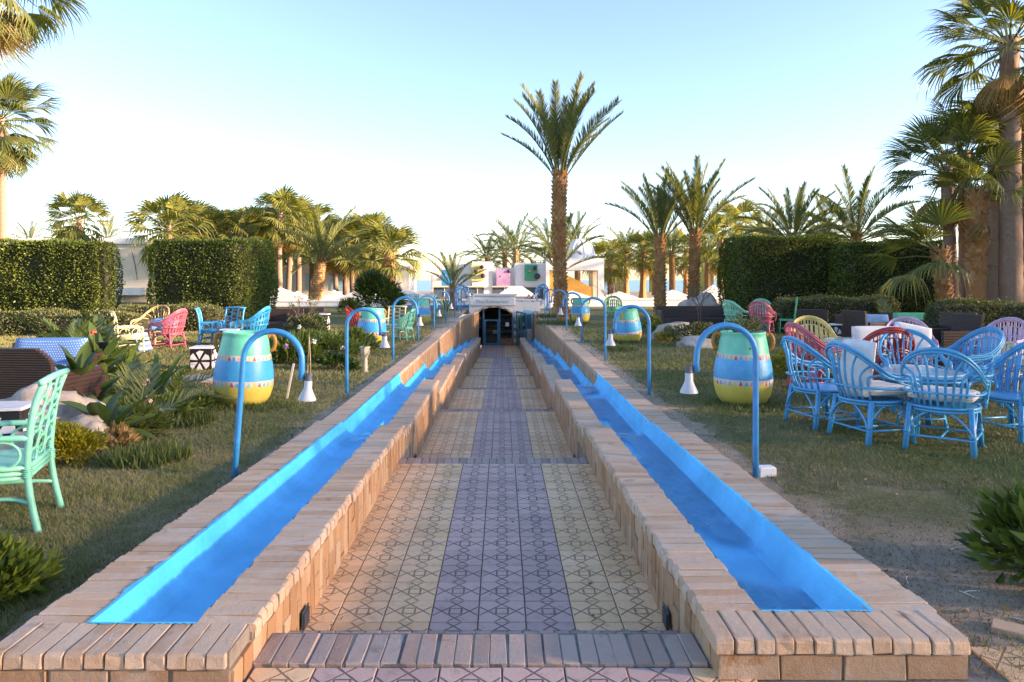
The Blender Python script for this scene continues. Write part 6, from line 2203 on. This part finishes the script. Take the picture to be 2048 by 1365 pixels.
def pillow(name, label, loc, rot, sx_, sy_, sz_, mat, group=None, cat='cushion'):
    """soft cushion with a piped edge"""
    r = thing(name, label, cat, loc, rot[2], group, rot[0], rot[1])
    n = 14
    V, Fq = [], []
    for side in (1, -1):
        for j in range(n + 1):
            for i in range(n + 1):
                u, v = 2 * i / n - 1, 2 * j / n - 1
                e = (1 - abs(u) ** 5) * (1 - abs(v) ** 5)
                V.append((u * sx_ / 2 * (1 - .03 * v * v), v * sy_ / 2 * (1 - .03 * u * u), side * sz_ / 2 * (.42 + .58 * e ** .5) + .006 * noise.noise((u * 3, v * 3, side + sx_))))
    m_ = (n + 1) ** 2
    for s in (0, 1):
        for j in range(n):
            for i in range(n):
                a = s * m_ + j * (n + 1) + i
                q = (a, a + 1, a + n + 2, a + n + 1)
                Fq.append(q if s == 0 else q[::-1])
    bd = [i for i in range(n + 1)] + [(j) * (n + 1) + n for j in range(1, n + 1)] + [n * (n + 1) + i for i in range(n - 1, -1, -1)] + [j * (n + 1) for j in range(n - 1, 0, -1)]
    for a, b in zip(bd, bd[1:] + bd[:1]):
        Fq.append((a + m_, b + m_, b, a))
    mb = MB().add(V, Fq)
    mb.build('cushion_body', mat, r, smooth=True)
    MB().tube([(V[i][0] * 1.004, V[i][1] * 1.004, 0) for i in bd], .006, 5, closed=True).build('piping', mat, r, smooth=True)
    return r

GZ = -.035
# blue set on the right
gB = 'blue cane armchairs round the blue table'
bA = cane_chair('blue cane armchair with a white seat and back cushion, nearest the pots', C_BLUE, False, gB)
bA.location, bA.rotation_euler = (3.68, 7.25, GZ), (0, 0, R(-76.6))
def bd(x, y, deg, lb, s=1.0): return dup(bA, (x, y, GZ), R(deg), lb, scale=s)
bd(3.50, 7.95, -80, 'blue cane armchair half hidden behind the one with the white back cushion')
bd(4.17, 6.85, -39.6, 'blue cane armchair seen from behind, closest of all to the camera')
bd(4.95, 8.75, 165, 'blue cane armchair facing the camera beyond the blue table')
bW = cane_chair('blue woven back armchair at the right edge, its arms sweeping towards the table', C_BLUE, True, gB)
bW.location, bW.rotation_euler = (5.22, 7.35, GZ), (0, 0, R(104))
dup(bW, (5.85, 9.15, GZ), R(98), 'blue woven back armchair behind the table, leaning back towards the dark tub chair')
pillow('seat_cushion', 'floral white seat cushion on the blue chair nearest the pots', (3.74, 7.27, .465), (0, 0, R(-76.6)), .52, .50, .10, MT['floral'], 'white floral chair cushions')
pillow('back_cushion', 'white back cushion standing tall in the blue chair nearest the pots', (3.52, 7.21, .68), (R(80), 0, R(-76.6)), .44, .54, .09, MT['cushion'], 'white floral chair cushions')
pillow('seat_cushion', 'floral white seat cushion on the blue chair seen from behind', (4.20, 6.89, .465), (0, 0, R(-39.6)), .54, .50, .10, MT['floral'], 'white floral chair cushions')
pillow('seat_cushion', 'floral white seat cushion on the blue chair facing the camera', (4.94, 8.72, .465), (0, 0, R(165)), .52, .50, .10, MT['floral'], 'white floral chair cushions')
def cane_table(label, x, y, mat, r_=.40, H=.60, topmat=None, group='cane tables', rz=0):
    t = thing('cane_table', label, 'table', (x, y, GZ), rz, group)
    MB().lathe([(0.001, H + .012), (r_ - .01, H + .012), (r_, H + .006), (r_, H - .004), (.001, H - .004)], 32).build('table_top', topmat or MT['tableglass'], t)
    f = MB()
    for z in (H - .022, H - .06):
        f.tube([(r_ * .99 * math.cos(a), r_ * .99 * math.sin(a), z) for a in [2 * PI * k / 28 for k in range(28)]], .016, 6, closed=True)
    f.tube([(r_ * .55 * math.cos(a), r_ * .55 * math.sin(a), .14) for a in [2 * PI * k / 20 for k in range(20)]], .012, 5, closed=True)
    for k in range(12):
        a = 2 * PI * k / 12
        a2 = a + PI / 6
        f.tube(spline([(r_ * .95 * math.cos(a), r_ * .95 * math.sin(a), H - .07), (r_ * .8 * math.cos((a + a2) / 2), r_ * .8 * math.sin((a + a2) / 2), H - .17), (r_ * .95 * math.cos(a2), r_ * .95 * math.sin(a2), H - .07)], 4), .009, 4)
    f.build('table_frame', mat, t, smooth=True)
    for k in range(4):
        a = PI / 4 + PI / 2 * k
        b = MB()
        for o in (-.05, 0, .05):
            b.tube([(r_ * .62 * math.cos(a + o * 2), r_ * .62 * math.sin(a + o * 2), -.02), (r_ * .50 * math.cos(a + o), r_ * .50 * math.sin(a + o), .2), (r_ * .80 * math.cos(a + o), r_ * .80 * math.sin(a + o), H - .04)], .014, 5)
        b.build('leg', mat, t, smooth=True)
    return t
cane_table('blue round cane table with a pale glass top amid the blue chairs', 4.47, 7.72, C_BLUE)
# pink, red, yellow set behind it
wP = cane_chair('pink woven cane armchair in profile left of the blue set', C_PINK, True, 'woven cane armchairs')
wP.location, wP.rotation_euler = (4.45, 10.3, GZ), (0, 0, R(-80))
def wv(x, y, deg, lb, mat, s=1.0):
    return dup(wP, (x, y, GZ), R(deg), lb, scale=s, mats={'pink cane': mat})
wv(4.98, 9.5, -8, 'red woven cane armchair seen from behind, right behind the blue ones', C_RED)
wv(5.00, 11.6, 172, 'yellow woven cane armchair facing the camera on the far side of the pale table', C_YEL)
wv(6.35, 11.3, 160, 'lilac pink woven cane armchair carrying the tilted white cushion', C_LILAC)
pillow('back_cushion', 'large white cushion propped behind the red woven chair', (5.35, 10.35, .68), (R(72), 0, R(-4)), .66, .42, .10, MT['cushion'], 'loose white cushions')
pillow('back_cushion', 'white cushion tipped sideways on the lilac pink chair', (6.22, 11.0, .67), (R(68), R(12), R(-15)), .52, .42, .10, MT['cushion'], 'loose white cushions')
cane_table('round cane table with a pale blue top between the yellow and red chairs', 5.30, 10.9, C_CREAM, .42, .68)
wv(7.75, 11.3, 120, 'lilac woven armchair at the right edge beside the yellow ring chair', C_LILAC)
rc0 = ring_chair('yellow ring back chair at the right edge beside the lilac armchair', C_CREAM, detail=False)
rc0.location, rc0.rotation_euler = (7.75, 10.7, GZ), (0, 0, R(60))
# green group by the right hedge
wv(6.95, 21.5, -60, 'mint woven armchair leaning left in the green group', C_MINT)
wv(8.1, 22.6, 165, 'mint woven armchair facing the camera in the green group', C_MINT)
wv(7.45, 20.8, -35, 'pink woven armchair in the middle of the green group', C_PINK)
tc = tall_chair('tall arch backed green chair in front of the speckled low hedge', C_GREEN)
tc.location, tc.rotation_euler = (8.25, 21.0, GZ), (0, 0, R(75))
cane_table('small green table with a white top in the green group', 8.0, 21.6, C_GREEN, .38, .58, MT['mosaic_w'])
wv(4.05, 26.5, 170, 'green woven armchair far off beside the pair of date palms', C_GREEN)
# dark wicker on the right
tb = tub_chair('dark wicker tub chair nearest the green chairs')
tb.location, tb.rotation_euler = (7.55, 17.6, GZ), (0, 0, R(-25))
def tu(x, y, deg, lb, s=1.0): return dup(tb, (x, y, GZ), R(deg), lb, scale=s)
tu(8.45, 16.8, -70, 'dark wicker tub chair left of the blue sofa')
tu(8.15, 13.3, 95, 'dark wicker tub chair behind the leaning blue woven chair', 1.08)
tu(8.95, 14.6, 120, 'dark wicker tub chair farthest right before the low hedge', 1.05)
sofa('dark wicker sofa with a blue backrest between the right tub chairs', 9.5, 18.6, R(180), 1.5)
pillow('sofa_cushion', 'long pale blue backrest cushion on the right dark sofa', (9.45, 18.8, .44), (R(80), 0, R(0)), 1.15, .42, .14, MT['bluefab'], 'blue sofa cushions')
sofa('dark wicker sofa with green seat in front of the shaded hedge', 11.2, 19.5, R(175), 1.6)
pillow('sofa_cushion', 'flat green cushion on the dark sofa before the shaded hedge', (11.15, 19.4, .50), (R(75), 0, R(-5)), 1.3, .34, .12, C_GREEN, 'blue sofa cushions')
sofa('long dark sofa in front of the white wall by the mint chairs', 6.6, 24.5, R(180), 2.6)
def mosaic_table(label, x, y, rz=0, W=.36, H=.40):
    t = thing('mosaic_table', label, 'table', (x, y, GZ), rz, 'black and white mosaic tables')
    MB().cbox(-W / 2 - .015, W / 2 + .015, -W / 2 - .015, W / 2 + .015, H + .003, H + .03, .006).build('table_top', MT['mosaic_w'], t)
    MB().cbox(-W / 2, W / 2, -W / 2, W / 2, -.02, H, .006).build('table_body', MT['black'], t)
    rr = random.Random(int(x * 10))
    for q in range(4):
        M_ = Matrix.Rotation(q * PI / 2, 4, 'Z')
        c0 = Vector((rr.uniform(-.04, .04), -W / 2 - .004, H * .48))
        for k in range(6):
            a0, a1 = 2 * PI * k / 6 + .14, 2 * PI * (k + 1) / 6 - .14
            f = lambda a, s: c0 + Vector((s * W * .52 * math.cos(a), 0, s * H * .47 * math.sin(a)))
            pc = [f((a0 + a1) / 2, .18), f(a0, .80 + .2 * rr.random()), f((a0 + a1) / 2, .95), f(a1, .78 + .2 * rr.random())]
            pc = [Vector((max(-W / 2 + .01, min(W / 2 - .01, p.x)), p.y, max(.01, min(H - .01, p.z)))) for p in pc]
            MB().add(pc + [p + Vector((0, .005, 0)) for p in pc], [(0, 1, 2, 3), (4, 7, 6, 5), (0, 4, 5, 1), (1, 5, 6, 2), (2, 6, 7, 3), (3, 7, 4, 0)], 0, M_).build('mosaic_piece', MT['mosaic_w'], t)
    return t
mosaic_table('black and white mosaic table left of the near left pot', gx(408, 12.6), 12.6, .1)
mosaic_table('black and white mosaic table at the left edge behind the mint chair', gx(12, 6.6), 6.6, .2, .40, .42)
mosaic_table('dark mosaic table between the blue ring chairs and blue barrel chair', gx(463, 16.8), 16.8, 0, .38, .42)
mosaic_table('dark mosaic table left of the dark glossy bush', gx(645, 21.5), 21.5, 0, .36, .55)
mosaic_table('mosaic drum table beside the right dark tub chairs', gx(1662, 18), 18, .3, .34, .46)
# left side
mc = ring_chair('mint ring back chair at the near left, facing away from the walkway', C_MINT, 'ring back cane chairs', True)
mc.location, mc.rotation_euler = (-3.28, 4.67, GZ), (0, 0, R(108.6))
mc.scale = (1, 1, .97)
def rcd(x, y, deg, lb, mat, s=.92): return dup(mc, (x, y, GZ), R(deg), lb, scale=s, mats={'mint cane': mat})
rcd(gx(258, 15.5), 15.5, -55, 'cream yellow ring back chair left of the pink chair', C_CREAM)
rcd(gx(424, 17.2), 17.2, -75, 'blue ring back chair in profile, left of its twin', C_BLUE)
rcd(gx(442, 17.0), 17.4, 165, 'blue ring back chair facing the camera before the sunlit hedge', C_BLUE)
rcd(gx(784, 19), 19.3, 170, 'cream ring back chair beside the second left pot', C_CREAM, .88)
wv(gx(803, 18.6), 18.8, 75, 'mint woven armchair beside the cream ring back chair', C_MINT, .85)
wv(gx(712, 19), 19.4, -60, 'red woven armchair just left of the second left pot', C_RED, .9)
wv(gx(338, 16.4), 16.4, 78, 'pink woven armchair in profile holding a blue pillow', C_PINK, .95)
bd_ = dup(bA, (gx(303, 17.2), 17.2, GZ), R(170), 'natural cane armchair with open slats behind the pink chair', 'cane armchairs', mats={'blue cane': C_TAN})
wv(gx(506, 17), 17.0, 85, 'blue woven barrel armchair in profile near the left sofas', C_BLUE, .98)
pillow('pillow', 'pale blue pillow lying in the pink woven armchair', (gx(330, 16.4), 16.35, .54), (R(25), 0, R(20)), .52, .42, .16, MT['bluefab'], 'blue sofa cushions')
# striped cushion leaning on the cream chair
sp = thing('striped_cushion', 'blue and white striped cushion leaning on the ground by the cream chair', 'cushion', (gx(289, 15.7), 15.7, GZ), R(-15), None, R(0), R(-22))
for k in range(8):
    MB().cbox(-.07, .07, -.2, .2, .055 * k + .002, .055 * (k + 1), .008).build('stripe', MT['stripe'] if k % 2 else MT['stripe2'], sp)
# tub chair, sofa and cushion at the far left
lt = tub_chair('dark wicker armchair with arched back at the left edge', True)
lt.location, lt.rotation_euler, lt.scale = (-4.93, 7.9, GZ), (0, 0, R(-6)), (1.08, 1.08, 1.0)
sofa('dark wicker sofa at the left edge with blue dotted cushions', gx(70, 9.8), 10.0, R(185), 1.3)
pillow('sofa_cushion', 'blue dotted back cushion on the sofa at the left edge', (gx(75, 9.8), 10.1, .54), (R(80), 0, R(5)), .95, .40, .16, MT['dots'], 'blue sofa cushions')
pillow('sofa_cushion', 'blue dotted seat cushion on the sofa at the left edge', (gx(75, 9.6), 9.75, .36), (0, 0, R(5)), 1.0, .55, .13, MT['dots'], 'blue sofa cushions')
sofa('dark wicker sofa behind the white flowering shrub, left of two', gx(560, 22), 22.2, R(180), 1.1)
sofa('dark wicker sofa behind the white flowering shrub, right of two', gx(596, 22), 22.8, R(180), 1.0)

# ---- small garden things -----------------------------------------------------
st_ = thing('wooden_stake', 'pale wooden stake leaning in the flowers beside the near left lamp', 'stake', (gx(573, 9.6), 9.6, -.05), 0, None, 0, R(11))
MB().cbox(-.014, .014, -.01, .01, 0, .50, .003).build('stake_body', MT['cream'], st_)
for i, (px, d, h, an, lb) in enumerate(((612, 10.2, .86, 3, 'thin brown bamboo stick behind the near left lamp'), (622, 10.6, .8, -2, 'second bamboo stick behind the near left lamp'), (1226, 18, .62, 2, 'slim pale stick beside the tilted pot'), (896, 27, .6, 3, 'slim pale stick right of the third left pot'))):
    s_ = thing('bamboo_stick', lb, 'stick', (gx(px, d), d, -.05), 0, None, 0, R(an))
    MB().tube([(0, 0, 0), (0.004, 0, h * .5), (0, 0, h)], .009, 6).build('stick_body', C_TAN, s_)
pd = thing('stone_pedestal', 'small stone pedestal planter by the second left lamp', 'pedestal', (gx(726, 12.2), 12.4, -.04))
MB().lathe([(.05, 0), (.052, .02), (.038, .05), (.036, .26), (.05, .29), (.055, .30)], 8).build('shaft', MT['stone_w'], pd)
MB().lathe([(.055, .302), (.075, .34), (.082, .42), (.098, .425), (.098, .45), (.07, .45), (.001, .43)], 8).build('bowl', MT['stone_w'], pd)
strap_plant('pedestal_plant', 'trailing strap leaved plant in the stone pedestal planter', gx(726, 12.2), 12.4, 9, .34, .03, 'strap', el=(5, 80), bend=1.4, seed=33, z0=.40)
for i, (x, y, a) in enumerate(((2.30, 3.62, .2), (2.33, 3.55, 1.9), (2.36, 3.36, -.9), (2.52, 3.38, .7), (2.50, 3.22, -.2), (2.1, 3.75, 1.1), (2.6, 4.2, 0.4))):
    tw = thing('dry_twig', 'short bleached twig on the bare sand, ' + ('left one of the bent pair', 'the long one crossing the pair', 'nearest to the wall corner', 'nearest to the leafy shrub', 'lying closest to the camera', 'by the channel coping', 'farthest out on the lawn edge')[i], 'twig', (x, y, lawn_z(x, y) + .004), a, 'bleached twigs on the sand')
    MB().tube([(0, 0, 0), (.05, .006, .004), (.10, 0, 0)], .003, 5).build('twig_body', MT['cream'], tw)
bx_ = thing('loose_brick', 'loose brick edging beyond the outer corner of the right channel', 'brick', (2.17, 3.22, -.055), R(-38))
brick_mb(.235, .11, .065, .02, False, None).build('brick_body', MT['coping'], bx_)

# ---- the person inside the door -----------------------------------------------
def person(label, x, y, z, rz):
    r = thing('person', label, 'person', (x, y, z), rz)
    me = bpy.data.meshes.new('person_body')
    P_ = [(0, 0, .92), (0, 0, 1.12), (0, 0, 1.30), (0, 0, 1.42), (0, -.01, 1.50), (0, -.02, 1.60), (0, -.01, 1.68),
          (-.10, 0, .88), (-.11, -.01, .48), (-.12, .02, .08), (-.12, -.10, .03),
          (.10, 0, .88), (.13, -.02, .48), (.14, .03, .08), (.15, -.09, .03),
          (-.18, 0, 1.38), (-.25, .01, 1.12), (-.24, -.06, .88), (-.235, -.08, .78),
          (.18, 0, 1.38), (.26, .01, 1.12), (.22, -.10, .92), (.20, -.16, .86)]
    E_ = [(0, 1), (1, 2), (2, 3), (3, 4), (4, 5), (5, 6), (0, 7), (7, 8), (8, 9), (9, 10), (0, 11), (11, 12), (12, 13), (13, 14), (3, 15), (15, 16), (16, 17), (17, 18), (3, 19), (19, 20), (20, 21), (21, 22)]
    Rr = [.14, .13, .15, .10, .05, .085, .075, .095, .07, .045, .04, .095, .07, .045, .04, .065, .048, .035, .038, .065, .048, .035, .038]
    me.from_pydata(P_, E_, [])
    me.update()
    o = bpy.data.objects.new('person_body', me)
    COL.objects.link(o)
    m1 = o.modifiers.new('skin', 'SKIN')
    for v, q in zip(me.skin_vertices[0].data, Rr): v.radius = (q, q * .8)
    me.skin_vertices[0].data[0].use_root = True
    m2 = o.modifiers.new('sub', 'SUBSURF')
    m2.levels = m2.render_levels = 2
    dg = bpy.context.evaluated_depsgraph_get()
    me2 = bpy.data.meshes.new_from_object(o.evaluated_get(dg))
    bpy.data.objects.remove(o)
    me2.materials.clear()
    for m_ in ('skin', 'navy', 'trouser'): me2.materials.append(MT[m_])
    for p in me2.polygons:
        c = p.center
        p.material_index = 0 if c.z > 1.46 or (abs(c.x) > .19 and c.z < .98) else 1 if c.z > .9 else 2
        p.use_smooth = True
    link_mesh('person_body', me2, r)
    MB().lathe([(0.001, .10), (.06, .085), (.09, .03), (.092, -.02), (.07, -.05)], 14, M=Matrix.Translation((0, .012, 1.655))).build('hair', MT['black'], r, smooth=True)
    r.scale = (.9, .9, .9)
    return r
MT['skin'] = M_plain('skin', (0.36, 0.20, 0.13), 0.6, 0.05)
MT['navy'] = M_plain('navy shirt', (0.03, 0.06, 0.14), 0.9, 0.1)
MT['trouser'] = M_plain('dark trousers', (0.02, 0.025, 0.04), 0.9, 0.1)
person('person in dark navy clothes standing inside the entrance by the left jamb', gx(960, 38), 38.0, AZ0, R(10))
